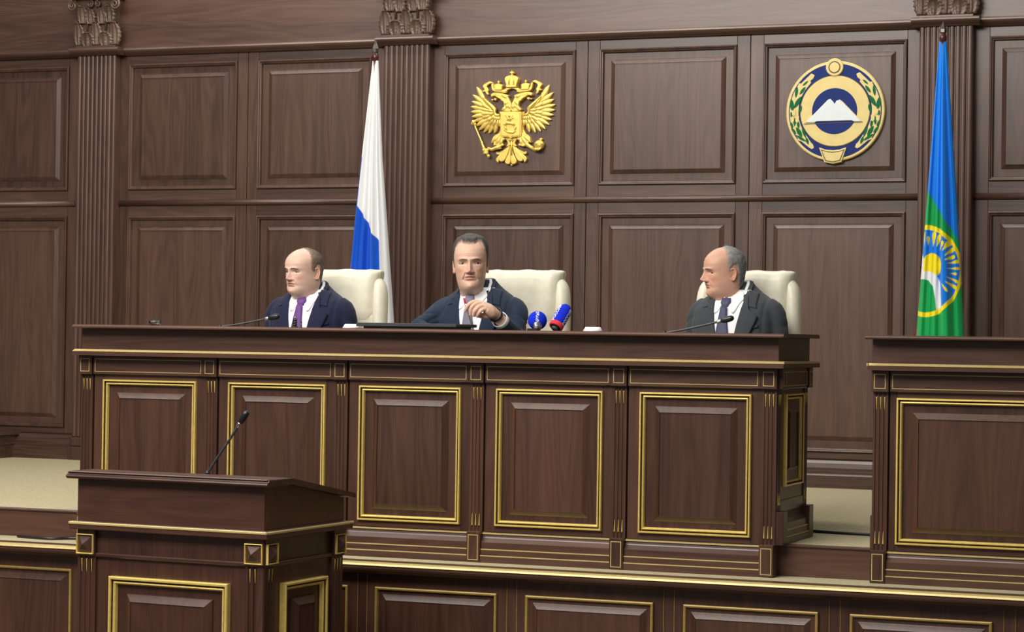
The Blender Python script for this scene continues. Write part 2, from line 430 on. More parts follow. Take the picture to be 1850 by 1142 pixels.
pilaster(-5.238, -4.967, 'fluted dark oak pilaster with carved capital just right of the white, blue and red flag')
pilaster(-2.312, -2.045, 'fluted dark oak pilaster behind the blue and green flag with a yellow sun')
# ------------------------------------------------------------------ the presidium desk (built along x, front face at y = 8.2)
GF = [(0, -.004), (0, .011), (.002, .015), (.006, .0155), (.0075, .012), (.0085, .002), (.0120, .001), (.0130, .008), (.0165, .010), (.0195, .007), (.022, -.004)]
DR = [(0, -.010), (.002, -.006), (.024, .009), (.0245, .005), (.027, .005)]
def flute_col(c, w, z0, z1, y):
    """pilaster strip with three round flutes cut into its front"""
    h = w / 2; pr = [(-h, y + .025), (-h, y)]
    g = w * .085
    for k in (-1, 0, 1):
        x = k * w * .27
        pr += [(x - g, y)] + [(x - g * math.cos(a), y + g * .9 * math.sin(a)) for a in (.6, 1.2, 1.94, 2.54)] + [(x + g, y)]
    pr += [(h, y), (h, y + .025)]
    return tr(extr_z(pr, z0, z1), c)
def groove_faces(o, ks):
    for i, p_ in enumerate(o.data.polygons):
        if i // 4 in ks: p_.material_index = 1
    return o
def tipmesh(up_):
    s = 1 if up_ else -1
    return fixn(([(-.0026, -.0015, 0), (.0026, -.0015, 0), (.0005, 0, -s * .045), (-.0005, 0, -s * .045), (0, -.004, -.003 * s), (-.0026, .004, 0), (.0026, .004, 0)],
                 [(0, 4, 3), (4, 1, 2), (4, 2, 3), (0, 5, 6, 1), (0, 1, 4)]))
def inlay(x0, x1, z0, z1, y, t=.0028):
    return rings(x0, x1, z0, z1, y, [(0, -.001), (0, .0012), (t, .0012), (t, -.001)], False)
BASEP = [(8.21, .690), (8.176, .690), (8.176, .712), (8.180, .716), (8.180, .737), (8.184, .741), (8.184, .766), (8.186, .768), (8.199, .782), (8.201, .786), (8.205, .806), (8.225, .806), (8.225, .690)]
def desk(root, xl, xr, pil, mods, side):
    ox, oy, oz = root.location
    def A(n, vf, m, par=root, sm=False): return mk(n, tr(vf, -ox, -oy, -oz), m, par, sm)
    yb = 8.66
    # carcass
    A('front_board', box(xl + .01, xr - .01, 8.215, 8.265, Z1, 1.45), DV)
    A('end_panel', box(xl + .006, xl + .04, 8.285, yb, Z2, 1.45), DV)
    A('end_panel', box(xr - .04, xr - .006, 8.22, yb, Z2, 1.45), DV)
    A('upper_fascia', box(xl, xr, 8.2, yb, 1.468, 1.557, .0015), DH)
    # counter with moulded edge
    ct = [(8.150, 1.5565), (8.146, 1.560), (8.146, 1.564), (8.151, 1.567), (8.156, 1.5715), (yb + .03, 1.5715), (yb + .03, 1.5565)]
    A('counter_top', join(extr_x(ct, xl - .015, xr + .030), box(xr + .03, xr + .034, 8.16, yb + .02, 1.5575, 1.566)), DH)
    # ledge and its gold strip
    lg = [(8.130, 1.447), (8.130, 1.461), (8.21, 1.471), (yb + .02, 1.471), (yb + .02, 1.447)]
    A('ledge', extr_x(lg, xl - .002, xr + .036), DH)
    gs = A('gold_strip', extr_x([(8.1325, 1.4625), (8.1315, 1.4640), (8.142, 1.4690), (8.150, 1.4720), (8.150, 1.4625)], xl - .002, xr + .038), GOLDP)
    A('gold_strip', box(xr + .032, xr + .0375, 8.133, yb + .02, 1.4635, 1.4715, .0012), GOLDP)
    if not side:
        A('end_plinth', box(xl - .012, xl + .01, 8.25, yb, Z2, .925, .002), DV)
        A('gold_strip', box(xl - .006, xl, 8.13, yb + .02, 1.461, 1.4715, .0015), GOLDP)
    # pilasters with gold-tipped flutes, frieze blocks and plinth blocks
    tu, td = None, None
    for c in pil:
        p = A('desk_pilaster', flute_col(c, .054, .806, 1.372, 8.196), DV)
        for k in (-1, 0, 1):
            for z, u in ((1.352, True), (.828, False)):
                A('gold_tip', tr(tipmesh(u), c + k * .054 * .27, 8.197, z), GOLD, p)
        b = A('frieze_block', box(c - .031, c + .031, 8.178, 8.23, 1.370, 1.446, .002), DV)
        A('gold_inlay', inlay(c - .021, c + .021, 1.381, 1.434, 8.178), GOLDP, b)
        b = A('plinth_block', box(c - .027, c + .027, 8.172, 8.23, .690, .807, .002), DV)
        A('gold_inlay', inlay(c - .0205, c + .0205, .699, .795, 8.172), GOLDP, b)
    for a, b_, fx0, fx1 in mods:
        f = A('frieze_panel', box(a + .004, b_, 8.184, 8.23, 1.371, 1.446, .002), DH)
        A('gold_inlay', inlay(a + .012, b_ - .010, 1.381, 1.434, 8.184), GOLDP, f)
        A('panel_stile', box(a + .002, fx0 - .0005, 8.201, 8.23, .806, 1.372, .001), DV)
        A('panel_stile', box(fx1 + .0005, b_ + .003, 8.201, 8.23, .806, 1.372, .001), DV)
        A('panel_rail', box(fx0, fx1, 8.201, 8.23, 1.3505, 1.372, .0005), DH)
        A('panel_rail', box(fx0, fx1, 8.201, 8.23, .806, .8285, .0005), DH)
        A('panel_field', box(fx0 + .015, fx1 - .015, 8.208, 8.23, .84, 1.34), DV)
        groove_faces(A('gold_frame', rings(fx0, fx1, .829, 1.350, 8.201, GF, False), [GOLD, GROOVEG]), (4, 5, 6))
        A('raised_panel', rings(fx0 + .054, fx1 - .054, .829 + .042, 1.350 - .050, 8.201, DR), DV)
        bs = A('base_moulding', extr_x(BASEP, a - .003, b_ + .004), DH)
        for z0, z1, y in ((.7965, .8025, 8.1995), (.7385, .7425, 8.1815), (.7145, .7185, 8.1775)):
            A('gold_strip', extr_x([(y + .006, z0), (y - .0015, z0), (y - .0015, z1 - .001), (y + .006, z1)], a - .003, b_ + .004), GOLDP, bs)
    if side:   # right end of the desk, seen from the aisle
        M = Matrix.Translation((xr - .006, 0, 0)) @ Matrix(((0, -1, 0, 0), (1, 0, 0, 0), (0, 0, 1, 0), (0, 0, 0, 1)))
        def B(n, vf, m, par=root): return mk(n, tr(xf(vf, M), -ox, -oy, -oz), m, par)
        for c in (8.232, 8.625):
            p = B('desk_pilaster', flute_col(c, .05, .925, 1.372, -.004), DV)
            for k in (-1, 0, 1):
                for z, u in ((1.352, True), (.948, False)): B('gold_tip', tr(tipmesh(u), c + k * .05 * .27, -.003, z), GOLD, p)
            b = B('frieze_block', box(c - .03, c + .03, -.022, .02, 1.370, 1.446, .002), DV)
            B('gold_inlay', inlay(c - .020, c + .020, 1.381, 1.434, -.022), GOLDP, b)
            b = B('plinth_block', box(c - .032, c + .032, -.030, .02, Z2, .927, .002), DV)
        f = B('frieze_panel', box(8.264, 8.593, -.016, .02, 1.371, 1.446, .002), DY)
        B('gold_inlay', inlay(8.270, 8.587, 1.381, 1.434, -.016), GOLDP, f)
        groove_faces(B('gold_frame', rings(8.300, 8.560, 1.012, 1.352, 0, GF, False), [GOLD, GROOVEG]), (4, 5, 6))
        B('raised_panel', rings(8.345, 8.515, 1.056, 1.306, 0, DR), DV)
        pf = [(-y + 8.2 - .0, z) for y, z in BASEP]
        b = B('base_moulding', tr(extr_x([(y - 8.205, z + .115) for y, z in BASEP], 8.262, 8.595), 0, 0, 0), DY)
        B('base_rail', box(8.262, 8.595, -.004, .02, .921, .965, .002), DY)
        for z0, z1, y in ((.8535, .8575, -.0245), (.8295, .8335, -.0285)):
            B('gold_strip', box(8.262, 8.595, y, y + .01, z0, z1), GOLDP, b)

PX = [-5.030 + .5712 * i for i in range(6)]
d1 = empty('presidium_desk', (-3.6, 8.43, Z1), 0, 'long dark oak presidium desk with five gold-framed panels, three men sitting behind it', 'desk')
mods = []
for i in range(5):
    a, b = PX[i] + .031, PX[i + 1] - .031; m = (a + b) / 2 + .006
    mods.append((a, b, m - .2135, m + .2135))
desk(d1, -5.060, -2.143, PX, mods, True)
d2 = empty('side_desk', (-1.2, 8.43, Z1), 0, 'separate dark oak desk before the blue and green flag', 'desk')
desk(d2, -1.800, -.30, [-1.767, -.333], [(-1.736, -.364, -1.709, -.391)], False)

# ------------------------------------------------------------------ the lectern on the hall floor (local: x along the front, y to the back)
LC = (-3.5737, 6.95)
LEC_M = Matrix.Translation((LC[0], LC[1], 0)) @ Matrix.Rotation(R(-4), 4, 'Z')
cw, cdp = .755, .540
lc = LEC_M @ Vector((-cw / 2, cdp / 2, 0))
lec = empty('lectern', lc, R(-4), 'dark oak lectern with gold ledge and pyramid studs standing before the stage', 'lectern')
def Lc(n, vf, m, par=lec, sm=False): return mk(n, tr(vf, cw / 2, -cdp / 2, 0), m, par, sm)
Lc('body', box(-cw + .006, -.006, .006, cdp - .006, ZH, .862), LV)
# sloped desk top: upper fascia with slanting sides, moulded cap following the slope
fas = fixn(([(-cw, 0, .885), (0, 0, .885), (0, cdp, .885), (-cw, cdp, .885), (-cw, 0, 1.037), (0, 0, 1.037), (0, .13, 1.037), (-cw, .13, 1.037), (0, cdp, .968), (-cw, cdp, .968)],
            [(0, 1, 2, 3), (0, 4, 5, 1), (4, 7, 6, 5), (7, 9, 8, 6), (2, 8, 9, 3), (1, 5, 6, 8, 2), (0, 3, 9, 7, 4)]))
Lc('upper_fascia', fas, LH)
cp = [(-.035, 1.038), (-.037, 1.042), (-.035, 1.046), (-.028, 1.049), (-.024, 1.056), (.13, 1.057), (cdp + .03, .983), (cdp + .03, .966), (.128, 1.036), (-.03, 1.034)]
Lc('slanted_top', extr_x(cp, -cw - .026, .032), LH)
Lc('top_lip', box(-cw - .022, .028, -.030, .115, 1.054, 1.0595, .002), LH)
Lc('ledge', box(-cw - .016, .030, -.030, cdp + .018, .859, .879, .003), LH)
for vf in (box(-cw - .018, .033, -.033, -.024, .8755, .885, .002), box(.024, .033, -.033, cdp + .02, .8755, .885, .002), box(-cw - .018, -cw - .009, -.033, cdp + .02, .8755, .885, .002)):
    Lc('gold_strip', vf, GOLDP)
Lc('ledge_fillet', box(-cw - .006, .020, -.018, cdp + .008, .879, .8865, .002), LH)
Lc('waist_moulding', box(-cw - .001, .006, -.006, cdp, .764, .778, .003), LH)
def stud(par, M):
    s = .0345
    b = mk('stud_frame', xf(rings(-s, s, -s, s, 0, [(0, -.015), (0, .020), (.002, .0210), (.0038, .018), (.0045, .012)], False), M), GOLD, par)
    mk('pyramid_stud', xf(([(-s + .0035, -.012, -s + .0035), (s - .0035, -.012, -s + .0035), (s - .0035, -.012, s - .0035), (-s + .0035, -.012, s - .0035), (0, -.033, 0)], [(0, 1, 4), (1, 2, 4), (2, 3, 4), (3, 0, 4)]), M), LV, par)
T0 = Matrix.Translation((cw / 2, -cdp / 2, 0))
SIDE = Matrix(((0, -1, 0, 0), (1, 0, 0, 0), (0, 0, 1, 0), (0, 0, 0, 1)))
def lpil(c, M):
    p = mk('corner_pilaster', xf(flute_col(c, .074, 0.02, .775, -.004), M), LV, lec)
    mk('pilaster_block', xf(box(c - .037, c + .037, -.012, .02, .768, .86, .002), M), LV, lec)
    stud(lec, M @ Matrix.Translation((c, 0, .808)))
    for k in (-1, 0, 1): mk('gold_tip', xf(tr(tipmesh(True), c + k * .074 * .27, -.003, .757), M), GOLD, p)
lpil(-cw + .044, T0); lpil(-.030, T0)
MS = T0 @ SIDE
lpil(.030, MS); lpil(cdp - .045, MS)
for M, a, b in ((T0, -.612, -.131), (MS, .118, .410)):
    groove_faces(mk('gold_frame', xf(rings(a, b, .06, .702, 0, [(0, -.006), (0, .014), (.003, .018), (.009, .0175), (.011, .012), (.012, .003), (.0155, .002), (.0165, .009), (.021, .011), (.025, .007), (.028, -.004)], False), M), [GOLD, GROOVEG], lec), (4, 5, 6))
    mk('raised_panel', xf(rings(a + .066, b - .066, .125, .645, 0, [(0, -.006), (.002, 0), (.026, .016), (.0265, .013), (.03, .013)]), M), LV, lec)
# gooseneck microphones
def gooseneck(name, pts, label, r=.0042, bs=1.0, head=.055, group='gooseneck microphones'):
    P = spline(pts, 20)
    root = empty(name, P[0], 0, label, 'microphone', group)
    L = [p - P[0] for p in P]
    mk('stem', tube(L, r, 8), GREYP, root, True)
    d = (L[-1] - L[-3]).normalized(); q = d.to_track_quat('Z', 'Y').to_matrix().to_4x4()
    mk('neck_ring', xf(lathe([(.0045, -.014), (.0075, -.010), (.0075, .004), (.0065, .008)], 14), Matrix.Translation(L[-1]) @ q), CHROME, root, True)
    mk('capsule', xf(lathe([(.0065, .006), (.0105, .014), (.0118, .026), (.0118, .042), (.0105, .050), (.006, .056), (.001, .057)], 16), Matrix.Translation(L[-1]) @ q), BLACK, root, True)
    mk('base', lathe([(.024 * bs, -.002), (.024 * bs, .004), (.018 * bs, .009 * bs), (.008, .014 * bs), (.006, .022 * bs)], 18), BLACK, root, True)
    return root
gooseneck('gooseneck_microphone', [(-3.872, 7.10, 1.062), (-3.838, 7.10, 1.112), (-3.79, 7.10, 1.178), (-3.753, 7.10, 1.232)], 'black gooseneck microphone rising from the lectern top', .0048, .4)
gooseneck('gooseneck_microphone', [(-4.545, 8.42, 1.570), (-4.47, 8.42, 1.580), (-4.40, 8.42, 1.592), (-4.33, 8.42, 1.606)], 'thin gooseneck microphone in front of the man with the purple tie', .0042, .4)
gooseneck('gooseneck_microphone', [(-2.64, 8.40, 1.570), (-2.57, 8.40, 1.582), (-2.48, 8.40, 1.602), (-2.425, 8.40, 1.616)], 'gooseneck microphone in front of the man in the grey suit', .0042, .4)
# ------------------------------------------------------------------ generic soft shapes
def slices(rows, n=32, cap=True):
    """rows of (z, half width, y front, y back, exponent[, x centre]); stacked superellipse rings"""
    V = []; F = []
    for row in rows:
        z, hw, yf, yb, e = row[:5]; xc = row[5] if len(row) > 5 else 0
        yc = (yf + yb) / 2; hd = (yb - yf) / 2
        for k in range(n):
            a = 2 * math.pi * k / n; c, s = math.cos(a), math.sin(a)
            V.append((xc + hw * math.copysign(abs(s) ** e, s), yc - hd * math.copysign(abs(c) ** e, c), z))
    for i in range(len(rows) - 1):
        for k in range(n): F.append((i * n + k, i * n + (k + 1) % n, (i + 1) * n + (k + 1) % n, (i + 1) * n + k))
    if cap: F += [tuple(range(n - 1, -1, -1)), tuple(range(len(V) - n, len(V)))]
    return fixn((V, F))
def remesh(vf, voxel, smooth=0, fac=.5):
    o = mk('tmp_remesh', vf, [], None)
    m = o.modifiers.new('r', 'REMESH'); m.mode = 'VOXEL'; m.voxel_size = voxel; m.use_smooth_shade = True
    if smooth:
        s = o.modifiers.new('s', 'SMOOTH'); s.factor = fac; s.iterations = smooth
    dg = bpy.context.evaluated_depsgraph_get()
    me = bpy.data.meshes.new_from_object(o.evaluated_get(dg))
    V = np.empty(len(me.vertices) * 3); me.vertices.foreach_get('co', V)
    F = [tuple(p.vertices) for p in me.polygons]
    old = o.data; bpy.data.objects.remove(o); bpy.data.meshes.remove(old); bpy.data.meshes.remove(me)
    return [tuple(p) for p in V.reshape(-1, 3)], F
def wrinkle(vf, fn):
    """move vertices along normals by fn(position)"""
    me = bpy.data.meshes.new('tmp'); me.from_pydata([tuple(p) for p in vf[0]], [], vf[1]); me.update()
    out = []
    for v in me.vertices:
        out.append(tuple(v.co + v.normal * fn(v.co)))
    bpy.data.meshes.remove(me); return out, vf[1]
def color(o, fn):
    me = o.data; a = me.color_attributes.new('col', 'FLOAT_COLOR', 'POINT')
    V = np.empty(len(me.vertices) * 3); me.vertices.foreach_get('co', V); V = V.reshape(-1, 3)
    C = np.ones((len(V), 4)); C[:, :3] = fn(V)
    a.data.foreach_set('color', C.ravel()); return o
def sst(a, b, x):
    t = np.clip((x - a) / (b - a), 0, 1); return t * t * (3 - 2 * t)

# ------------------------------------------------------------------ gilded double-headed eagle
eg = empty('eagle_emblem', (-4.502, YW - .009, 2.716), 0, 'gilded double-headed eagle emblem mounted on the upper wall panel', 'emblem')
def E(ex, ey):
    dx = (ex - 902) / 11.212; dy = (ey - 1043) / 11.212
    return ((dx + .0148 * dy) / 311.0, -(dy + .022 * dx) / 335.0)
def mir(p, m): return [(-x, z) for x, z in p] if m else p
def chaikin(P, k):
    for _ in range(k):
        Q_ = []
        for i in range(len(P)):
            a, b = P[i], P[(i + 1) % len(P)]
            Q_ += [(.78 * a[0] + .22 * b[0], .78 * a[1] + .22 * b[1]), (.22 * a[0] + .78 * b[0], .22 * a[1] + .78 * b[1])]
        P = Q_
    return P
def relief(name, pts, th, y0=0.0, bev=.004, m=False, par=eg):
    P = mir([E(*p) for p in pts], m)
    if name not in ('shield', 'shield_field', 'crown_cross', 'orb_cross', 'crown_band', 'body'): P = chaikin(P, 2); bev = min(bev, .0028)
    n = len(P); a2 = sum(P[i][0] * P[(i + 1) % n][1] - P[(i + 1) % n][0] * P[i][1] for i in range(n))
    if a2 < 0: P = P[::-1]
    return mk(name, extr_y(P, -th - y0, .012, bev), EGOLD, par)
def feather(root, tip, w, th, y0, m=False, par=eg, name='feather', blunt=.55):
    a = Vector((*mir([E(*root)], m)[0], 0)); b = Vector((*mir([E(*tip)], m)[0], 0)); d = b - a; L = d.length; d.normalize(); q = Vector((-d.y, d.x, 0))
    V = []; F = []; ns = 10; cr = [(-1, 0), (-.82, -.75), (-.4, -.62), (0, -1), (.4, -.62), (.82, -.75), (1, 0)]
    for i in range(ns + 1):
        t = i / ns; ww = w * (.45 + .55 * min(1, t / .5)) * (1 if t < blunt else max(.04, math.cos((t - blunt) / (1 - blunt) * math.pi / 2) ** .7))
        for s, h in cr:
            p = a + d * (L * t) + q * (ww * s)
            V.append((p.x, -y0 + h * th * (.6 + .4 * math.sin(math.pi * min(t * 1.1, 1))) , p.y))
    k = len(cr)
    for i in range(ns):
        for j in range(k - 1): F.append((i * k + j, i * k + j + 1, (i + 1) * k + j + 1, (i + 1) * k + j))
    n = len(V); V += [(x, .010, z) for x, y, z in V if True]
    for i in range(ns):
        F.append((i * k, (i + 1) * k, n + (i + 1) * k, n + i * k)); F.append(((i + 1) * k + k - 1, i * k + k - 1, n + i * k + k - 1, n + (i + 1) * k + k - 1))
    F.append(tuple(ns * k + j for j in range(k)) + tuple(n + ns * k + j for j in range(k - 1, -1, -1)))
    return mk(name, fixn((V, F)), EGOLD, par, True)
def etube(pts, rad, par=eg, m=False, name='staff', y=-.014):
    P = [(-E(*p)[0] if m else E(*p)[0], y, E(*p)[1]) for p in pts]
    return mk(name, tube(P, rad, 8), EGOLD, par, True)
# body and shield
relief('body', [(640, 920), (1160, 920), (1130, 1020), (1140, 1290), (1180, 1380), (1100, 1470), (900, 1520), (700, 1470), (620, 1380), (660, 1290), (670, 1020)], .010)
sh = relief('shield', [(690, 925), (1115, 925), (1115, 1380), (1100, 1420), (1060, 1440), (945, 1442), (897, 1472), (850, 1442), (740, 1440), (700, 1420), (688, 1380)], .028, 0, .003)
relief('shield_field', [(715, 950), (1090, 950), (1090, 1375), (1075, 1405), (1045, 1418), (940, 1420), (897, 1445), (855, 1420), (755, 1418), (727, 1405), (714, 1375)], .031, 0, .002, par=sh)
# horseman in low relief on the shield
for pts, rad in (([(790, 1210), (830, 1160), (920, 1165), (990, 1205)], [.006, .010, .010, .006]), ([(800, 1000), (860, 1060), (890, 1120)], [.004, .006, .006]), ([(930, 1000), (900, 1070), (890, 1130)], [.005, .007, .006]), ([(960, 1050), (900, 1090), (830, 1100)], .004),
                 ([(830, 1170), (790, 1260), (830, 1300)], .0045), ([(985, 1200), (1010, 1250), (980, 1320)], .0045), ([(780, 1300), (850, 1340), (950, 1350), (1010, 1310)], [.004, .007, .007, .004]), ([(760, 1180), (800, 1190)], .005)):
    etube(pts, rad, sh, name='horseman', y=-.031)
mk('horseman', ellipsoid((E(880, 1015)[0], -.033, E(880, 1015)[1]), (.007, .006, .008), 10, 8), EGOLD, sh, True)
for m in (False, True):
    # wings
    prim = [((185, 418), (400, 800)), ((103, 575), (405, 815)), ((85, 712), (420, 850)), ((55, 818), (440, 890)), ((60, 925), (450, 930)), ((82, 1025), (470, 970)), ((120, 1120), (480, 1000)),
            ((160, 1215), (500, 1020)), ((232, 1300), (520, 1040)), ((325, 1345), (545, 1060)), ((428, 1364), (580, 1075)), ((545, 1352), (615, 1090))]
    for i, (t, r) in enumerate(prim):
        feather(r, t, .0125 if i else .015, .009, .004 + .0012 * (i % 3), m)
    sec = [((330, 640), (470, 850)), ((290, 770), (490, 880)), ((270, 870), (500, 910)), ((275, 970), (520, 950)), ((300, 1050), (530, 980)), ((370, 1130), (545, 1010)), ((440, 1190), (570, 1030)), ((515, 1215), (600, 1040)), ((595, 1225), (635, 1050)), ((655, 1225), (660, 1060))]
    for i, (t, r) in enumerate(sec): feather(r, t, .0105, .008, .011 + .001 * (i % 2), m)
    tert = [((430, 760), (540, 880)), ((420, 900), (550, 920)), ((430, 985), (555, 950)), ((500, 1095), (565, 980)), ((545, 1110), (590, 1000)), ((595, 1115), (620, 1010)), ((645, 1110), (650, 1015))]
    for i, (t, r) in enumerate(tert): feather(r, t, .0085, .007, .017, m)
    etube([(330, 640), (430, 745), (520, 830), (565, 880), (555, 935), (585, 1000), (660, 1005)], [.004, .008, .011, .012, .010, .010, .009], m=m, name='wing_arm', y=-.016)
    # neck, head and beak
    hd = relief('head', [(770, 925), (690, 890), (765, 830), (748, 725), (712, 715), (690, 680), (620, 640), (565, 610), (505, 632), (492, 592), (515, 560), (560, 545), (650, 545), (770, 572), (868, 602), (838, 632), (880, 725), (905, 775), (912, 930)], .026, 0, .006, m)
    relief('beak', [(482, 690), (540, 682), (560, 640), (620, 655), (580, 715), (560, 690)], .020, 0, .003, m)
    mk('eye', ellipsoid(((-1 if m else 1) * E(590, 575)[0], -.026, E(590, 575)[1]), (.003, .003, .003), 8, 6), EGOLD, hd, True)
    for i, (t, r) in enumerate((((720, 900), (800, 840)), ((760, 800), (840, 720)), ((800, 860), (850, 780)), ((870, 880), (870, 780)), ((830, 650), (720, 600)))): feather(r, t, .009, .006, .024, m)
    relief('ribbon', [(488, 365), (535, 352), (545, 440), (590, 488), (720, 488), (800, 450), (860, 432), (912, 432), (912, 462), (870, 468), (800, 512), (832, 520), (780, 552), (700, 542), (560, 525), (508, 490)], .020, 0, .004, m)
    relief('ribbon_tail', [(535, 352), (462, 303), (410, 335), (340, 370), (313, 412), (345, 455), (360, 490), (305, 500), (330, 530), (375, 520), (380, 560), (432, 592), (438, 566), (418, 530), (442, 495), (400, 425), (420, 385), (485, 358)], .016, 0, .004, m)
    cr = relief('small_crown', [(572, 490), (562, 430), (553, 395), (585, 370), (640, 360), (695, 370), (732, 395), (722, 430), (712, 490)], .024, 0, .006, m)
    relief('crown_cross', [(630, 365), (632, 338), (615, 334), (615, 314), (632, 312), (632, 294), (650, 294), (650, 312), (668, 314), (668, 334), (650, 338), (652, 365)], .018, 0, .002, m, cr)
    relief('crown_band', [(570, 492), (566, 462), (718, 462), (714, 492)], .028, 0, .002, m, cr)
    # legs
    relief('thigh', [(690, 1340), (560, 1405), (520, 1455), (490, 1575), (545, 1540), (540, 1612), (590, 1600), (640, 1640), (700, 1622), (760, 1598), (718, 1560), (730, 1510), (800, 1470), (740, 1440)], .022, 0, .005, m)
    for i, (t, r) in enumerate((((520, 1540), (640, 1420)), ((590, 1590), (680, 1440)), ((680, 1600), (720, 1460)))): feather(r, t, .009, .006, .020, m)
    # tail
    relief('tail_plume', [(880, 1590), (850, 1760), (760, 1935), (800, 1978), (852, 1985), (890, 1950), (897, 1700)], .022, 0, .005, m)
    relief('tail_plume', [(872, 1590), (770, 1700), (700, 1780), (640, 1875), (668, 1935), (742, 1925), (790, 1860), (855, 1700)], .018, 0, .005, m)
    relief('tail_curl', [(860, 1590), (745, 1690), (640, 1742), (592, 1725), (578, 1768), (610, 1795), (655, 1782), (602, 1840), (576, 1885), (598, 1935), (632, 1955), (645, 1905), (705, 1810), (800, 1700)], .014, 0, .005, m)
    relief('tail_leaf', [(895, 1560), (830, 1470), (770, 1460), (830, 1560), (780, 1630), (840, 1620), (895, 1590)], .016, 0, .004, m)
relief('tail_pendant', [(865, 1985), (905, 1960), (930, 1985), (890, 2020)], .016, 0, .003)
etube([(905, 1520), (905, 1620), (905, 1800)], [.006, .005, .008], name='tail_rib', y=-.018)
cr = relief('great_crown', [(822, 435), (815, 395), (782, 312), (774, 262), (803, 222), (858, 202), (912, 196), (966, 202), (1021, 222), (1052, 262), (1045, 312), (1012, 395), (1006, 435)], .030, 0, .008)
relief('crown_band', [(812, 438), (806, 392), (1020, 392), (1014, 438)], .035, 0, .003, par=cr)
etube([(880, 210), (870, 300), (868, 390)], .004, cr, name='crown_arch', y=-.030)
etube([(945, 210), (958, 300), (962, 390)], .004, cr, name='crown_arch', y=-.030)
relief('crown_cross', [(895, 200), (900, 160), (868, 155), (868, 122), (900, 122), (900, 98), (924, 98), (924, 122), (955, 122), (955, 155), (924, 160), (930, 200)], .020, 0, .003, par=cr)
# sceptre and orb held in the claws
sc = etube([(150, 1165), (190, 1270), (300, 1530), (330, 1620), (440, 1830)], [.005, .0045, .005, .008, .007], name='sceptre', y=-.018)
for p, r in (((140, 1140), .013), ((115, 1165), .009), ((165, 1180), .009), ((310, 1550), .007), ((335, 1640), .009), ((440, 1820), .010), ((350, 1700), .011)):
    mk('sceptre_knob', ellipsoid((E(*p)[0], -.018, E(*p)[1]), (r, r * .8, r), 10, 8), EGOLD, sc, True)
etube([(690, 1625), (600, 1650), (500, 1690), (420, 1660)], [.013, .011, .009, .008], name='leg', y=-.014)
for k in range(4): etube([(440, 1690 + 22 * k), (370, 1690 + 24 * k), (330, 1705 + 26 * k)], [.006, .006, .003], name='claw', y=-.020)
etube([(1190, 1570), (1270, 1630), (1390, 1700)], [.013, .010, .010], name='leg', y=-.014)
for k in range(3): etube([(1370 + 30 * k, 1700), (1400 + 40 * k, 1680), (1420 + 45 * k, 1650)], [.006, .006, .003], name='claw', y=-.032)
ox_, oz_ = E(1452, 1590)
ob = mk('orb', ellipsoid((ox_, -.014, oz_), (.028, .022, .027), 20, 14), EGOLD, eg, True)
mk('orb_band', tube([(ox_ + .0285 * math.cos(a), -.014 - .0225 * math.sin(a), oz_ + .006 * math.sin(a)) for a in [math.pi * k / 12 for k in range(13)]], .0025, 6), EGOLD, ob, True)
relief('orb_cross', [(1462, 1510), (1466, 1485), (1448, 1480), (1448, 1462), (1468, 1458), (1480, 1445), (1492, 1458), (1512, 1462), (1512, 1480), (1492, 1485), (1490, 1510)], .014, 0, .002, par=ob)

# ------------------------------------------------------------------ round republic seal
BLUE = plain('seal_blue_enamel', (.012, .026, .140), .6, 0, .15, 30, .08)
GREEN = plain('seal_green_enamel', (.004, .115, .034), .6, 0, .15, 30, .1)
SNOW = plain('seal_white_enamel', (.66, .71, .72), .6, 0, .2, 30, .03)
BROWN = plain('seal_outline_brown', (.06, .04, .015), .5, 0, .4, 30, .1)
seal = empty('round_seal', (-2.744, YW - .006, 2.713), 0, 'round blue and gold seal with a white twin-peaked mountain on the wall panel', 'emblem')
KS = .254 / 463
def Q(x, y): return ((x - 557) * KS, -(y - 567) * KS)
def disc(r, n=72, cx=557, cy=567): return [(lambda a: ((cx - 557 + r * math.cos(a)) * KS, (567 - cy + r * math.sin(a)) * KS))(2 * math.pi * k / n) for k in range(n)]
def plate(name, P, y0, y1, m, bev=.001, par=seal):
    n = len(P); a2 = sum(P[i][0] * P[(i + 1) % n][1] - P[(i + 1) % n][0] * P[i][1] for i in range(n))
    return mk(name, extr_y(P if a2 > 0 else P[::-1], -y1, -y0, bev), m, par)
plate('rim', disc(463), -.004, .022, CREAM, .004)
plate('blue_field', disc(438), .018, .0225, BLUE)
plate('outline', disc(334), .02, .0235, BROWN)
plate('gold_ring', disc(326), .02, .025, CREAM, .0015)
plate('sky_disc', disc(213, 60, 554, 569), .02, .0258, BLUE, .0006)
mt = plate('mountain', [Q(*p) for p in [(285, 668), (490, 465), (512, 456), (535, 475), (556, 503), (572, 474), (600, 466), (620, 482), (803, 668), (738, 668), (714, 658), (388, 660), (368, 670)]], .02, .030, SNOW, .0015)
plate('ridge_line', [Q(*p) for p in [(265, 680), (820, 672), (820, 677), (265, 686)]], .02, .0265, BROWN, .0003)
plate('ridge_line', [Q(*p) for p in [(600, 462), (626, 478), (808, 664), (800, 666), (618, 486), (596, 468)]], .02, .029, CREAM, .0004)
s_ = plate('sun_disc', disc(82, 48, 550, 163), .0, .030, CREAM, .003)
plate('sun_outline', disc(57, 40, 550, 165), .02, .0305, BROWN, .0004, s_)
plate('sun_core', disc(47, 40, 550, 165), .02, .032, CREAM, .0015, s_)
cu = plate('cup', [Q(*p) for p in [(412, 902), (480, 925), (545, 932), (610, 925), (674, 902), (626, 1040), (545, 1056), (464, 1040)]], .0, .030, CREAM, .003)
plate('cup_outline', [Q(*p) for p in [(432, 922), (490, 940), (545, 946), (602, 940), (656, 922), (616, 1030), (545, 1044), (474, 1030)]], .02, .0305, BROWN, .0004, cu)
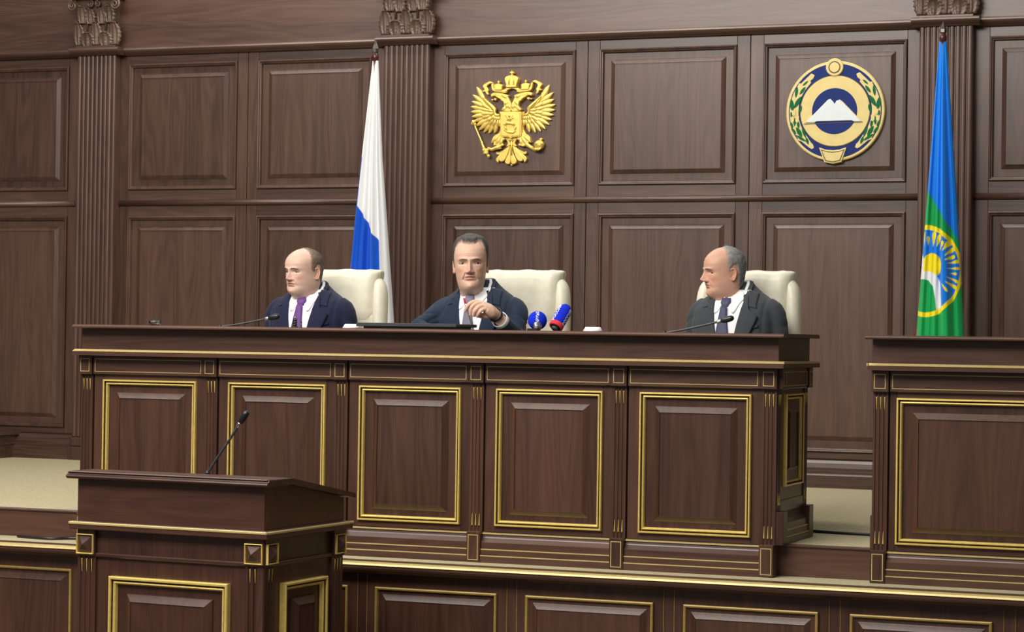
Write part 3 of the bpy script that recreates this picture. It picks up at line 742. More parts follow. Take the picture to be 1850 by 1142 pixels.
plate('cup_face', [Q(*p) for p in [(442, 932), (495, 949), (545, 954), (598, 949), (646, 932), (609, 1023), (545, 1036), (481, 1023)]], .02, .0315, CREAM, .0012, cu)
def sleaf(cx, cy, L, ang, w, m, mat=None, par=None):
    a = R(ang); P = []
    for sg in (1, -1):
        for k in range(9):
            t = k / 8 if sg > 0 else 1 - k / 8
            if sg < 0 and k in (0, 8): continue
            P.append((cx + (t - .5) * L * math.cos(a) - sg * w * math.sin(math.pi * t) ** .8 * math.sin(a) * 1, cy - (t - .5) * L * math.sin(a) - sg * w * math.sin(math.pi * t) ** .8 * math.cos(a)))
    return mir([Q(*p) for p in P], m)
for m in (False, True):
    arc = [(557 + 428 * math.cos(R(t)), 567 - 428 * math.sin(R(t))) for t in range(144, 217, 6)]
    inner = [(557 + 345 * math.cos(R(t)), 567 - 345 * math.sin(R(t))) for t in range(216, 143, -6)]
    br = plate('laurel_branch', mir([Q(*p) for p in [(345, 222), (362, 232), (350, 262), (322, 285), (330, 300)][::-1] + [(330, 215), (235, 305), (208, 305)] + arc + [(205, 832), (245, 845), (320, 905), (345, 918), (365, 905), (355, 875), (335, 855)] + inner[:0] + inner], m), .02, .0245, CREAM, .0012)
    for cx, cy, L, an, w in ((275, 305, 70, 40, 9), (192, 385, 105, 82, 14), (250, 372, 90, 52, 14), (150, 505, 125, 98, 20), (205, 480, 130, 58, 20), (232, 548, 80, 75, 13), (148, 600, 70, 100, 12), (180, 660, 85, 85, 13), (150, 690, 60, 118, 12), (213, 688, 75, 98, 13), (170, 745, 80, 128, 12), (222, 757, 110, 122, 20), (268, 765, 110, 112, 12), (240, 815, 115, 148, 13), (300, 840, 75, 110, 13)):
        plate('laurel_leaf', sleaf(cx, cy, L, an, w, m), .02, .0262, GREEN, .0005, br)
    for cx, cy in ((170, 578), (155, 640), (202, 640)):
        plate('tulip', mir([Q(cx + a, cy + b) for a, b in [(-18, -32), (-8, -18), (0, -36), (8, -18), (18, -32), (16, 18), (0, 32), (-16, 18)]], m), .02, .0272, CREAM, .0006, br)

# ------------------------------------------------------------------ flags hanging in cones from their poles
FLAG = vcol('flag_silk', .60, .22, .05, 500, 0, .1)
def lerp_tab(tab, z): return np.interp(z, [t[0] for t in tab[::-1]], [t[1] for t in tab[::-1]])
def flag(name, px, ztop, left, right, colfn, label, zfin, group='draped flags on poles', seed=0, creases=()):
    Y0 = 10.90
    root = empty(name, (px, Y0, Z2), 0, label, 'flag', group)
    zb = 1.12; nz, na = 700, 240
    zs = np.linspace(ztop, zb, nz)
    V = []
    L = lerp_tab(left, zs); Rr = lerp_tab(right, zs)
    nf = int(na * .72); ang = np.concatenate([np.linspace(0, np.pi, nf, endpoint=False), np.linspace(np.pi, 2 * np.pi, na - nf, endpoint=False)])
    for i, z in enumerate(zs):
        c = (L[i] + Rr[i]) / 2; h = (Rr[i] - L[i]) / 2; t = (ztop - z) / (ztop - zb)
        s = -np.cos(ang); sy = np.sin(ang)           # sy > 0: front half
        rip = .0
        for k, (f_, a_, p_) in enumerate(((7, .010, .4 + seed), (13, .005, 1.7), (4, .014, 2.2 + seed))):
            rip = rip + a_ * np.sin(f_ * s * 1.6 + p_ + z * 1.3) * np.minimum(1, t * 2.2) * np.abs(sy) ** .6
        for s0, amp, wd in creases:
            rip = rip + amp * np.exp(-((s - s0) / wd) ** 2) * np.minimum(1, t * 3) * (sy > 0) * np.abs(sy) ** .5
        y = -np.sign(sy) * (h * .62) * np.abs(sy) ** .8 - rip
        V.append(np.stack([c + h * s - px, y, np.full(na, z - Z2)], 1))
    V = np.concatenate(V)
    F = [(i * na + k, i * na + (k + 1) % na, (i + 1) * na + (k + 1) % na, (i + 1) * na + k) for i in range(nz - 1) for k in range(na)]
    F = [f[::-1] for f in F]
    cl = mk('cloth', (V, F), FLAG, root, True)
    S_ = np.tile(-np.cos(ang), nz)
    color(cl, lambda v: sum(colfn(v[:, 0] + px + a, v[:, 2] + Z2 + b, S_) for a, b in ((0, 0), (.0007, .0010), (-.0007, .0010), (.0007, -.0010), (-.0007, -.0010), (.0013, 0), (-.0013, 0))) / 7)
    mk('pole', lathe([(.012, 0), (.012, ztop - Z2 + .02)], 12), plain('pole_wood', (.10, .03, .02), .35, 0, .5, 30, .2), root, True)
    k = mk('pole_knob', lathe([(.010, ztop - Z2 - .004), (.0165, ztop - Z2 + .004), (.018, ztop - Z2 + .02), (.015, ztop - Z2 + .035), (.012, ztop - Z2 + .04)], 14), plain('pole_knob_wood', (.06, .012, .012), .3, 0, .5, 30, .2), root, True)
    zf = ztop - Z2 + .038
    h = zfin - Z2 - zf
    mk('finial', lathe([(.012, zf), (.017, zf + .1 * h), (.0175, zf + .35 * h), (.011, zf + .65 * h), (.005, zf + .85 * h), (.001, zf + h)], 6), plain('dark_nickel', (.16, .14, .13), .3, .9, .5, 60, .2), root)
    mk('stand', lathe([(.16, 0), (.16, .012), (.05, .03), (.022, .06), (.02, .16)], 24), BLACK, root, True)
    return root
def flag1(X, Z, S_):
    white = np.array((.80, .82, .83)); blue = np.array((.003, .085, .58)); red = np.array((.62, .03, .04)); grey = np.array((.70, .72, .75))
    zwb = np.where(S_ < -.60, 2.44 + (S_ + 1) * .05, 2.205 - (S_ + .58) * .135)
    zbr = np.where(S_ < -.60, 1.915 - (S_ + 1) * .13, 1.40)
    t_ = sst(-.002, .002, Z - zwb)[:, None]; C = blue + (white - blue) * t_; C = np.where((Z < zbr)[:, None], red, C)
    edge = (S_ > .74)
    C = np.where(edge[:, None], grey * np.ones_like(C), C)
    return C
flag('tricolour_flag', -5.005, 2.958, [(2.958, -5.020), (2.445, -5.073), (1.873, -5.130), (1.1, -5.20)], [(2.958, -4.988), (2.445, -4.959), (1.609, -4.887), (1.1, -4.85)], flag1,
     'white, blue and red flag hanging furled from its pole beside the fluted pilaster', 3.066, creases=((-.6, .018, .10), (.74, .012, .06)))
def flag2(X, Z, S_):
    y = 40 + (3.054 - Z) * 384; x = 1703 + (X + 2.080) * 384 - .0131 * (y - 40)
    front = np.ones(len(X), bool)
    blue = np.array((.004, .21, .80)); green = np.array((.004, .36, .085)); yel = np.array((.92, .75, .01)); wht = np.array((.80, .83, .84)); red = np.array((.7, .03, .05)); sky = np.array((.004, .20, .78))
    C = np.where((y > 343.6 + (x - 1677.8) * 1.66)[:, None], green, blue)
    e = lambda cx, cy, rx, ry: ((x - cx) / rx) ** 2 + ((y - cy) / ry) ** 2 < 1
    # zoomed coordinates of the roundel
    u = (x - 1650) * 5.44; v = (y - 400) * 5.44
    C = np.where(e(1676, 490, 63.5, 83)[:, None], yel, C)
    ins = e(1676, 490, 59, 74.5)
    C = np.where(ins[:, None], sky, C)
    C = np.where((ins & e(1687.5, 480, 16.8, 22.2))[:, None], yel, C)
    def poly(pts):
        c = np.zeros(len(u), bool); n = len(pts)
        for i in range(n):
            (x1, y1), (x2, y2) = pts[i], pts[(i + 1) % n]
            cond = ((y1 > v) != (y2 > v)); xi = (x2 - x1) * (v - y1) / ((y2 - y1) if y2 != y1 else 1e-9) + x1
            c ^= cond & (u < xi)
        return c
    for cx, cy, L, w, an in ((122, 175, 150, 24, 0), (167, 195, 95, 24, 0), (222, 175, 150, 38, 5), (268, 187, 130, 42, 16), (300, 242, 100, 38, 25), (350, 243, 120, 46, 35), (380, 298, 125, 40, 45), (378, 362, 95, 38, 65), (412, 402, 115, 34, 78), (412, 463, 115, 26, 90), (410, 514, 62, 28, 96), (410, 575, 125, 28, 118), (395, 627, 130, 34, 126), (336, 650, 100, 24, 145), (85, 200, 120, 30, -8)):
        a = R(an); d = (u - cx) * math.sin(a) - (v - cy) * math.cos(a); q = (u - cx) * math.cos(a) + (v - cy) * math.sin(a)
        t = np.clip((d + L / 2) / L, 0, 1); hw = w / 2 * np.where(t < .72, (t / .72) ** .8, np.sqrt(np.maximum(0, 1 - ((t - .72) / .28) ** 2)))
        C = np.where(((np.abs(d) < L / 2) & (np.abs(q) < hw) & ins)[:, None], yel, C)
    band = poly([(30, 250), (95, 320), (124, 370), (120, 490), (190, 495), (250, 528), (285, 605), (305, 842), (250, 900), (20, 960)]) & ins
    C = np.where(band[:, None], wht, C)
    grn = poly([(20, 572), (120, 568), (172, 582), (215, 640), (240, 760), (252, 920), (20, 960)]) & ins
    C = np.where(grn[:, None], green, C)
    C = np.where(((S_ < -.93) & (y > 595))[:, None], red, C)
    return C
flag('roundel_flag', -2.077, 2.962, [(2.962, -2.094), (2.248, -2.140), (1.583, -2.184), (1.1, -2.21)], [(2.962, -2.060), (2.247, -2.004), (1.586, -1.960), (1.1, -1.93)], flag2,
     'blue and green flag with a yellow sun roundel, hanging behind the side desk', 3.058, seed=1.3, creases=((-.35, .006, .2), (.3, .008, .25)))
# ------------------------------------------------------------------ cream leather executive chairs
def make_chair(label):
    root = empty('executive_chair', (0, 0, 0), 0, label, 'chair', 'cream leather chairs behind the desk')
    def wr(p):
        s = p.x / .2
        return .0055 * math.sin(48 * (p.z * .55 - abs(p.x) * 1.3)) * max(0, .6 - abs(p.z - .72) * 1.6) + .003 * noise.noise(Vector((p.x * 9, p.y * 9, p.z * 14)))
    # local z: platform = 0
    bk = []
    for z, hw, yf, yb in ((.40, .17, -.03, .05), (.43, .195, -.055, .065), (.52, .203, -.062, .065), (.65, .203, -.05, .07), (.78, .203, -.045, .075), (.90, .202, -.04, .08), (.965, .195, -.035, .08), (.99, .17, -.02, .07), (1.0, .12, 0, .05)):
        bk.append((z, hw - .022, yf, yb, .55))
    mk('backrest', wrinkle(remesh(slices(bk, 40), .009, 3), wr), LEATHER, root, True)
    for sg in (-1, 1):
        pts = [(sg * .150, .015, .990), (sg * .178, .010, .972), (sg * .192, .006, .935), (sg * .196, .0, .85), (sg * .197, -.008, .65), (sg * .194, -.02, .50), (sg * .17, -.02, .42)]
        t = tube(spline(pts, 26), [.022 + .010 * math.sin(math.pi * i / 26) for i in range(27)], 14)
        mk('side_bolster', ([(x, y * 1.5, z) for x, y, z in t[0]], t[1]), LEATHER, root, True)
    # head cushion folded over the top edge
    hr = [(.80, .150, -.046, .02, .6), (.84, .172, -.052, .05, .55), (.90, .182, -.054, .085, .5), (.96, .187, -.054, .095, .5), (1.000, .192, -.050, .098, .5), (1.020, .197, -.040, .090, .5), (1.030, .197, -.025, .075, .5), (1.034, .185, -.005, .055, .55)]
    def hw_(p): return (.0032 * math.sin(p.x * 55 + 2.2 * noise.noise(Vector((p.x * 6, 0, p.z * 9)))) * min(1, max(0, (p.z - .80) / .08)) * (1 if p.y < 0 else .2) + .0015 * noise.noise(p * 18))
    mk('head_cushion', wrinkle(remesh(slices(hr, 40), .007, 2), hw_), LEATHER, root, True)
    mk('seat_cushion', remesh(slices([(.345, .20, -.46, .03, .5), (.36, .225, -.49, .05, .5), (.40, .23, -.50, .05, .5), (.43, .215, -.48, .05, .5), (.445, .17, -.44, .03, .6)], 40), .012, 3), LEATHER, root, True)
    for sg in (-1, 1):
        a = mk('armrest', remesh(slices([(.53, .018, -.36, -.02, .6), (.545, .028, -.38, 0, .6), (.565, .028, -.38, 0, .6), (.575, .016, -.36, -.02, .6)], 24), .009, 2), LEATHER, root, True)
        a.location.x = sg * .258
        mk('arm_support', tube(spline([(sg * .258, -.33, .54), (sg * .27, -.30, .45), (sg * .23, -.22, .35)], 10), .013, 8), BLACK, root, True)
    mk('gas_lift', lathe([(.05, .335), (.05, .315), (.026, .305), (.026, .10), (.032, .09)], 16, 0, -.22), BLACK, root, True)
    for k in range(5):
        a = R(90 + 72 * k); c, s = math.cos(a), math.sin(a)
        leg = mk('base_leg', tube([(0, -.22, .095), (.13 * c, -.22 + .13 * s, .082), (.26 * c, -.22 + .26 * s, .06)], [.026, .021, .015], 8), BLACK, root, True)
        mk('caster', xf(lathe([(.024, -.016), (.026, -.008), (.026, .008), (.024, .016)], 14), Matrix.Translation((.265 * c, -.22 + .265 * s, .026)) @ Matrix.Rotation(a + R(90), 4, 'Z') @ Matrix.Rotation(R(90), 4, 'Y')), BLACK, leg, True)
    return root
def copy_tree(o, parent=None):
    c = o.copy(); COL.objects.link(c); c.parent = parent
    for ch in o.children: copy_tree(ch, c)
    return c
ch1 = make_chair('cream leather executive chair of the balding man with the purple tie')
ch2 = copy_tree(ch1); ch2['label'] = 'cream leather executive chair of the man holding a pen'
ch3 = copy_tree(ch1); ch3['label'] = 'cream leather executive chair of the man in the grey suit'
ch1.location = (-4.520, 9.50, Z2); ch1.rotation_euler.z = R(3)
ch2.location = (-3.648, 9.50, Z2); ch2.rotation_euler.z = R(2)
ch3.location = (-2.618, 9.50, Z2); ch3.rotation_euler.z = R(0)

# ------------------------------------------------------------------ things on the counter (top at z = 1.5715)
ZT = 1.5715
# folded flat screen
fs = empty('flat_screen', (-3.677, 8.36, ZT), 0, 'black flat screen folded down on the counter before the man holding a pen', 'screen')
mk('screen_panel', box(-.208, .212, -.03, .19, .009, .0215, .003), BLACK, fs)
mk('bezel', box(-.212, .216, -.036, -.028, .0085, .0225, .002), GREYP, fs)
mk('base', box(-.19, .195, -.015, .17, 0, .010, .002), BLACK, fs)
# small white dishes
def dish(x, y, label, w=.038):
    root = empty('white_dish', (x, y, ZT), 0, label, 'dish', 'small white dishes on the counter')
    mk('dish_body', lathe([(w - .001, 0), (w, .003), (w - .004, .008), (w - .009, .0165), (w - .012, .017), (w - .014, .014), (w - .010, .006)], 28), WHITE, root, True)
    mk('foot_ring', lathe([(w * .75, -.0005), (w * .75, .004), (w * .7, .004)], 24), WHITE, root)
dish(-2.927, 8.40, 'small white dish upside down beside the two blue news microphones')
dish(-3.955, 8.42, 'small white dish half hidden behind the folded black screen', .034)
# glass
GL, nt, b = nodes('clear_glass'); b.inputs['Transmission Weight'].default_value = 1; b.inputs['Roughness'].default_value = .02; b.inputs['IOR'].default_value = 1.45; b.inputs['Base Color'].default_value = (.95, .97, .96, 1)
gl = empty('drinking_glass', (-4.865, 8.45, ZT), 0, 'low clear glass standing near the far end of the counter', 'glass')
mk('glass_wall', lathe([(.020, .0), (.0255, .003), (.0265, .020), (.0255, .0205), (.0242, .018), (.0235, .005), (.001, .004)], 28), GL, gl, True)
mk('glass_rim', lathe([(.0268, .0185), (.0272, .0198), (.0262, .0208), (.0250, .0205)], 28), GL, gl, True)
# pen holder and pen before the first man
ph = empty('pen_holder', (-4.245, 8.50, ZT), 0, 'small dark twisted pen holder before the purple tie', 'pen holder')
mk('holder_foot', lathe([(.013, 0), (.013, .004), (.008, .006)], 14), BLACK, ph, True)
mk('twisted_column', tube([(.003 * math.cos(k * .9), .003 * math.sin(k * .9), .004 + .0013 * k) for k in range(26)], [.0058 + .0014 * math.sin(k * 1.9) for k in range(26)], 8), BLACK, ph, True)
mk('holder_tip', ellipsoid((0, 0, .040), (.003, .003, .004), 8, 6), CHROME, ph, True)
pn = empty('pen', (-4.216, 8.50, ZT), 0, 'short dark pen standing upright next to the twisted pen holder', 'pen')
mk('pen_barrel', lathe([(.0022, .0), (.0030, .006), (.0030, .020)], 10), GREYP, pn, True)
mk('pen_cap', lathe([(.0032, .019), (.0032, .024), (.002, .0255)], 10), BLACK, pn, True)

# ------------------------------------------------------------------ news microphones with lettered foam covers
FOAMB = plain('blue_foam', (.010, .028, .55), .9, 0, .1, 700, .25, .5)
FOAMR = plain('red_foam', (.62, .05, .07), .9, 0, .1, 700, .2, .5)
LETTER = plain('white_print', (.82, .83, .85), .8, 0, .2, 200, .05)
def textmesh(s, size):
    cu = bpy.data.curves.new('txt', 'FONT'); cu.body = s; cu.size = size; cu.offset = size * .016
    cu.resolution_u = 3
    o = bpy.data.objects.new('txt', cu); COL.objects.link(o)
    me = bpy.data.meshes.new_from_object(o.evaluated_get(bpy.context.evaluated_depsgraph_get()))
    bm = bmesh.new(); bm.from_mesh(me); bmesh.ops.triangulate(bm, faces=bm.faces[:]); bmesh.ops.subdivide_edges(bm, edges=[e for e in bm.edges if e.calc_length() > size * .2], cuts=2); bmesh.ops.triangulate(bm, faces=bm.faces[:])
    vf = frombm(bm); bpy.data.objects.remove(o); bpy.data.curves.remove(cu); bpy.data.meshes.remove(me)
    V = np.array(vf[0]); V[:, 0] -= (V[:, 0].min() + V[:, 0].max()) / 2; V[:, 1] -= (V[:, 1].min() + V[:, 1].max()) / 2
    return V, vf[1]
# foam ball microphone: local z is the microphone axis
m1 = empty('news_microphone', (-3.116, 8.30, ZT), 0, 'blue foam ball microphone with white lettering lying on the counter', 'microphone', 'news microphones on the counter')
AX = Vector((-.30, .78, .54)).normalized(); QM = AX.to_track_quat('Z', 'Y').to_matrix().to_4x4()
C1 = Vector((0, .0, .0385))
fb = mk('foam_cover', ellipsoid((C1.x, C1.y, C1.z), (.0365, .036, .0362), 32, 20), FOAMB, m1, True)
V, F = textmesh('АРХЫЗ', .0155)
def onball(p):
    a = -p[0] / .036 * 1.0 - .42; q = Vector((-p[1], 0, 0)); yy = math.cos(a)
    d = Vector((-p[1] / .036, -math.cos(a), math.sin(-a))).normalized()
    d = Matrix.Rotation(R(20), 3, 'Z') @ d
    return tuple(C1 + Vector((d.x * .0372, d.y * .0366, d.z * .0369)))
mk('lettering', ([onball((x, y)) for x, y, z in V], F), LETTER, fb)
mk('handle', xf(lathe([(.0135, -.050), (.0145, -.048), (.0145, -.036), (.0175, -.032), (.0175, -.018)], 20), Matrix.Translation(C1 + Vector((0, 0, -.003))) @ QM), CHROME, m1, True)
mk('rest', box(-.022, .022, -.055, -.035, -.0005, .008, .002), BLACK, m1)
# long foam microphone
B2 = Vector((-3.034, 8.285, 1.590)); T2 = Vector((-3.016, 8.330, 1.650)); ax = (T2 - B2).normalized(); q2 = ax.to_track_quat('Z', 'Y').to_matrix().to_4x4()
m2 = empty('news_microphone', (-3.03, 8.28, ZT), 0, 'long blue foam microphone with a red band tilted on the counter', 'microphone', 'news microphones on the counter')
M2_ = Matrix.Translation(B2 - Vector((-3.03, 8.28, ZT))) @ q2
LL = (T2 - B2).length
r2 = .0275
fb2 = mk('foam_cover', xf(lathe([(r2 * .98, .010)] + [(r2, .02), (r2, LL - .012), (r2 * .96, LL - .002), (r2 * .80, LL + .012), (r2 * .5, LL + .021), (.001, LL + .024)], 28), M2_), FOAMB, m2, True)
mk('red_band', xf(lathe([(r2 * .72, -.006), (r2 * .92, -.008), (r2 * 1.02, -.002), (r2 * 1.02, .010), (r2 * .9, .012)], 28), M2_), FOAMR, fb2, True)
mk('foam_mouth', xf(lathe([(r2 * .74, -.0062), (r2 * .70, -.0066), (.004, -.0066)], 24), M2_), BLACK, fb2)
mk('handle', xf(lathe([(.013, -.017), (.0138, -.016), (.0138, -.006)], 18), M2_), GREYP, m2, True)
dc = q2.to_3x3().inverted() @ (EYE - B2); phc = math.atan2(dc.y, dc.x)
for k, (an0, sz) in enumerate(((phc - R(58), .0175), (phc + R(48), .0175))):
    V, F = textmesh('РОССИЯ', sz)
    Vn = []
    for x, y, z in V:
        # direction facing the hall, wrapped round the foam
        an = an0 - y / r2
        Vn.append((r2 * 1.022 * math.cos(an), r2 * 1.022 * math.sin(an), LL / 2 + .006 + x))
    mk('lettering', xf((Vn, F), M2_), LETTER, fb2)
# cables on the carpet
def cable(pts, label):
    P = spline(pts, 30); root = P[0]
    o = mk('floor_cable', tube([p - root for p in P], .006, 8), BLACK, None, True); o.location = root
    tag(o, label, 'cable', 'black cables on the carpet')
cable([(-5.35, 8.20, .696), (-5.19, 8.17, .696), (-5.12, 8.225, .696), (-5.06, 8.245, .696)], 'thin black cable on the lower carpet step behind the lectern')
cable([(-2.16, 8.83, .811), (-2.05, 8.80, .811), (-1.93, 8.79, .811), (-1.80, 8.79, .811)], 'black cable crossing the carpet in the gap between the two desks')
# ------------------------------------------------------------------ people
def head_grid(p):
    """lofted head and neck facing -y, chin bottom at z = 0; returns vertices (rows x na), angle and height of each"""
    na = 176
    zz = np.concatenate([np.linspace(-.15, -.03, 12), np.arange(-.025, .2, .0024), .2 + .0305 * np.sin(np.linspace(0, 1, 22) * np.pi / 2)])
    T = lambda xs, ys: np.interp(zz, xs, ys)
    jaw = p.get('jaw', 0); 
    w = T([-.15, -.06, -.03, -.012, 0, .02, .035, .05, .075, .10, .12, .14, .16, .18, .20, .215, .226, .2305],
          [.056, .050, .049, .050, .050 + jaw, .057 + jaw, .061 + jaw, .064 + jaw, .068 + .6 * jaw, .071, .0735, .0755, .0765, .074, .063, .047, .024, .002])
    yf = T([-.15, -.06, -.03, -.018, -.008, 0, .008, .02, .035, .05, .062, .075, .09, .12, .135, .16, .18, .20, .215, .226, .2305],
           [-.032, -.018, -.019, -.031, -.052, -.070, -.081, -.087, -.086, -.084, -.0875, -.0865, -.086, -.086, -.091, -.092, -.086, -.070, -.049, -.024, .006])
    yb = T([-.15, -.06, 0, .03, .06, .09, .12, .15, .18, .20, .215, .226, .2305],
           [.080, .074, .074, .078, .086, .097, .106, .109, .103, .088, .066, .037, .010])
    ker = np.exp(-np.linspace(-1.6, 1.6, 9) ** 2); ker /= ker.sum()
    sm = lambda q: np.convolve(np.pad(q, 4, mode='reflect', reflect_type='odd'), ker, 'valid')
    w, yf, yb = sm(w), sm(yf), sm(yb)
    w[-1] = .002
    pf = T([-.15, -.02, .0, .03, .06, .10, .16, .22], [1, 1, 1.12, 1.05, .92, .84, .86, 1])
    px = T([-.15, -.02, .0, .03, .06, .10, .16, .22], [1, 1, 1.1, 1.0, .93, .92, .92, 1])
    # samples are packed more densely on the face
    uu = np.linspace(-1, 1, na, endpoint=False)
    an = np.pi * (uu * .72 + .28 * np.sign(uu) * np.abs(uu) ** 3)
    V = np.zeros((len(zz), na, 3)); yc = .014
    ca, sa = np.cos(an), np.sin(an)
    for i, z in enumerate(zz):
        V[i, :, 0] = w[i] * np.sign(sa) * np.abs(sa) ** px[i]
        fr = yc - (yc - yf[i]) * np.abs(ca) ** pf[i]; bk = yc + (yb[i] - yc) * np.abs(ca) ** .92
        V[i, :, 1] = np.where(ca > 0, fr, bk); V[i, :, 2] = z
    x = V[:, :, 0]; z = V[:, :, 2]; ax = np.abs(x); wt = np.clip(ca * 1.6, 0, 1)[None, :]
    G = lambda x0, z0, sx, sz: np.exp(-((ax - x0) / sx) ** 2 - ((z - z0) / sz) ** 2)
    d = np.zeros_like(x)
    d += .0065 * G(.026, .1365, .020, .0065) * p.get('brow', 1)
    d -= .0115 * G(.031, .1190, .0150, .0090)
    d += .0040 * G(.031, .1255, .0135, .0034) + .0022 * G(.031, .1100, .014, .0042)
    d += .0045 * G(.046, .098, .017, .014)
    d -= .0020 * G(.036, .100, .010, .006)
    nh = np.interp(z, [.073, .0765, .081, .087, .092, .105, .122, .136, .145], [0, .009, .023, .0300, .0285, .0200, .0110, .0045, 0]) * p.get('nose', 1)
    ns = np.interp(z, [.074, .085, .095, .11, .135], [.0125, .0120, .0095, .0078, .0085])
    d += nh * np.exp(-(x / ns) ** 2)
    d += .0110 * G(.0135, .0820, .0064, .0060) * p.get('nose', 1)
    d -= .0030 * G(.0065, .0755, .0032, .0020)
    # folds from nose to mouth corners
    t = np.clip((.086 - z) / .034, 0, 1); fx = .0175 + .0125 * t
    d -= .0034 * np.exp(-((ax - fx) / .0030) ** 2) * ((z > .046) & (z < .088)) * p.get('fold', 1)
    d += .0034 * np.exp(-((ax - fx - .008) / .007) ** 2) * np.exp(-((z - .07) / .018) ** 2) * p.get('fold', 1)
    mz = .0600 - p.get('frown', .0) * (ax / .024) ** 2
    d += .0042 * np.exp(-((z - mz - .0052) / .0040) ** 2) * np.exp(-(x / .020) ** 4)
    d += .0048 * np.exp(-((z - mz + .0060) / .0048) ** 2) * np.exp(-(x / .019) ** 4)
    d -= .0048 * np.exp(-((z - mz) / .0019) ** 2) * np.exp(-(x / .0235) ** 6)
    d -= .0040 * G(0, .0445, .020, .0050)
    d += .0060 * G(0, .0240, .017, .0120)
    d += p.get('jowl', .003) * G(.042, .032, .017, .017)
    d -= .0006 * np.exp(-((z - .168) / .0022) ** 2) * np.exp(-(x / .04) ** 4) * p.get('fold', 1)
    d -= .0006 * np.exp(-((z - .158) / .0020) ** 2) * np.exp(-(x / .036) ** 4) * p.get('fold', 1)
    V[:, :, 0] *= p.get('wide', 1.0)
    V[:, :, 1] -= d * wt
    # softer double chin under the jaw
    V[:, :, 1] -= p.get('dchin', .006) * np.exp(-((z + .022) / .016) ** 2) * wt
    return V, an, zz
def grid_faces(nr, nc): return [(i * nc + k, i * nc + (k + 1) % nc, (i + 1) * nc + (k + 1) % nc, (i + 1) * nc + k) for i in range(nr - 1) for k in range(nc)]
def ear(sg):
    V = []; F = []; nr, na = 9, 26
    for i in range(nr + 1):
        r = i / nr
        for k in range(na):
            a = 2 * math.pi * k / na
            ey = .0175 * r * math.cos(a) * (1.0 + .18 * math.sin(a)); ez = .031 * r * math.sin(a) * (1 if math.sin(a) > 0 else 1.02) + .004 * 0
            h = .0105 * math.exp(-((r - .86) / .17) ** 2) * (1 if not (math.cos(a) < -.35 and abs(math.sin(a)) < .75) else .25) + .006 * math.exp(-((r - .50) / .13) ** 2) * (1 if math.cos(a) > -.2 else .2) - .003 * math.exp(-(r / .3) ** 2)
            if math.sin(a) < -.8: h += .002
            V.append((sg * (h + .004), ey, ez))
    for i in range(nr):
        for k in range(na): F.append((i * na + k, i * na + (k + 1) % na, (i + 1) * na + (k + 1) % na, (i + 1) * na + k))
    n = len(V); V += [(sg * -.010, .0 + .7 * V[nr * na + k][1] - .004, .75 * V[nr * na + k][2]) for k in range(na)]
    for k in range(na): F.append((nr * na + k, nr * na + (k + 1) % na, n + (k + 1) % na, n + k))
    V = [(sg * .067 + x * .8 + sg * max(0, y) * .32, y + .020 + .10 * z, z + .104) for x, y, z in V]
    return fixn((V, F))
SKIN = vcol('skin', .48, .35, .10, 420, .12)
HAIRM = vcol('hair', .55, .3, .9, 480)
EYEM = vcol('eye', .15, .5)
def cloth(name, col, n=900, amt=.12, rough=.8, sheen=.07):
    return plain(name, col, rough, 0, .25, n, amt, .25, sheen)
SHIRT = cloth('white_shirt', (.80, .81, .83), 300, .02, .7, .1)
TROUS = cloth('dark_trousers', (.02, .022, .03))
SHOE = plain('black_shoe', (.01, .01, .01), .3, 0, .5, 50, .2)
def bump_noise(p, f, a): return a * noise.noise(Vector((p[0] * f[0], p[1] * f[1], p[2] * f[2])))
def capsule_chain(pts, rad, n=12): return tube(pts, rad, n)
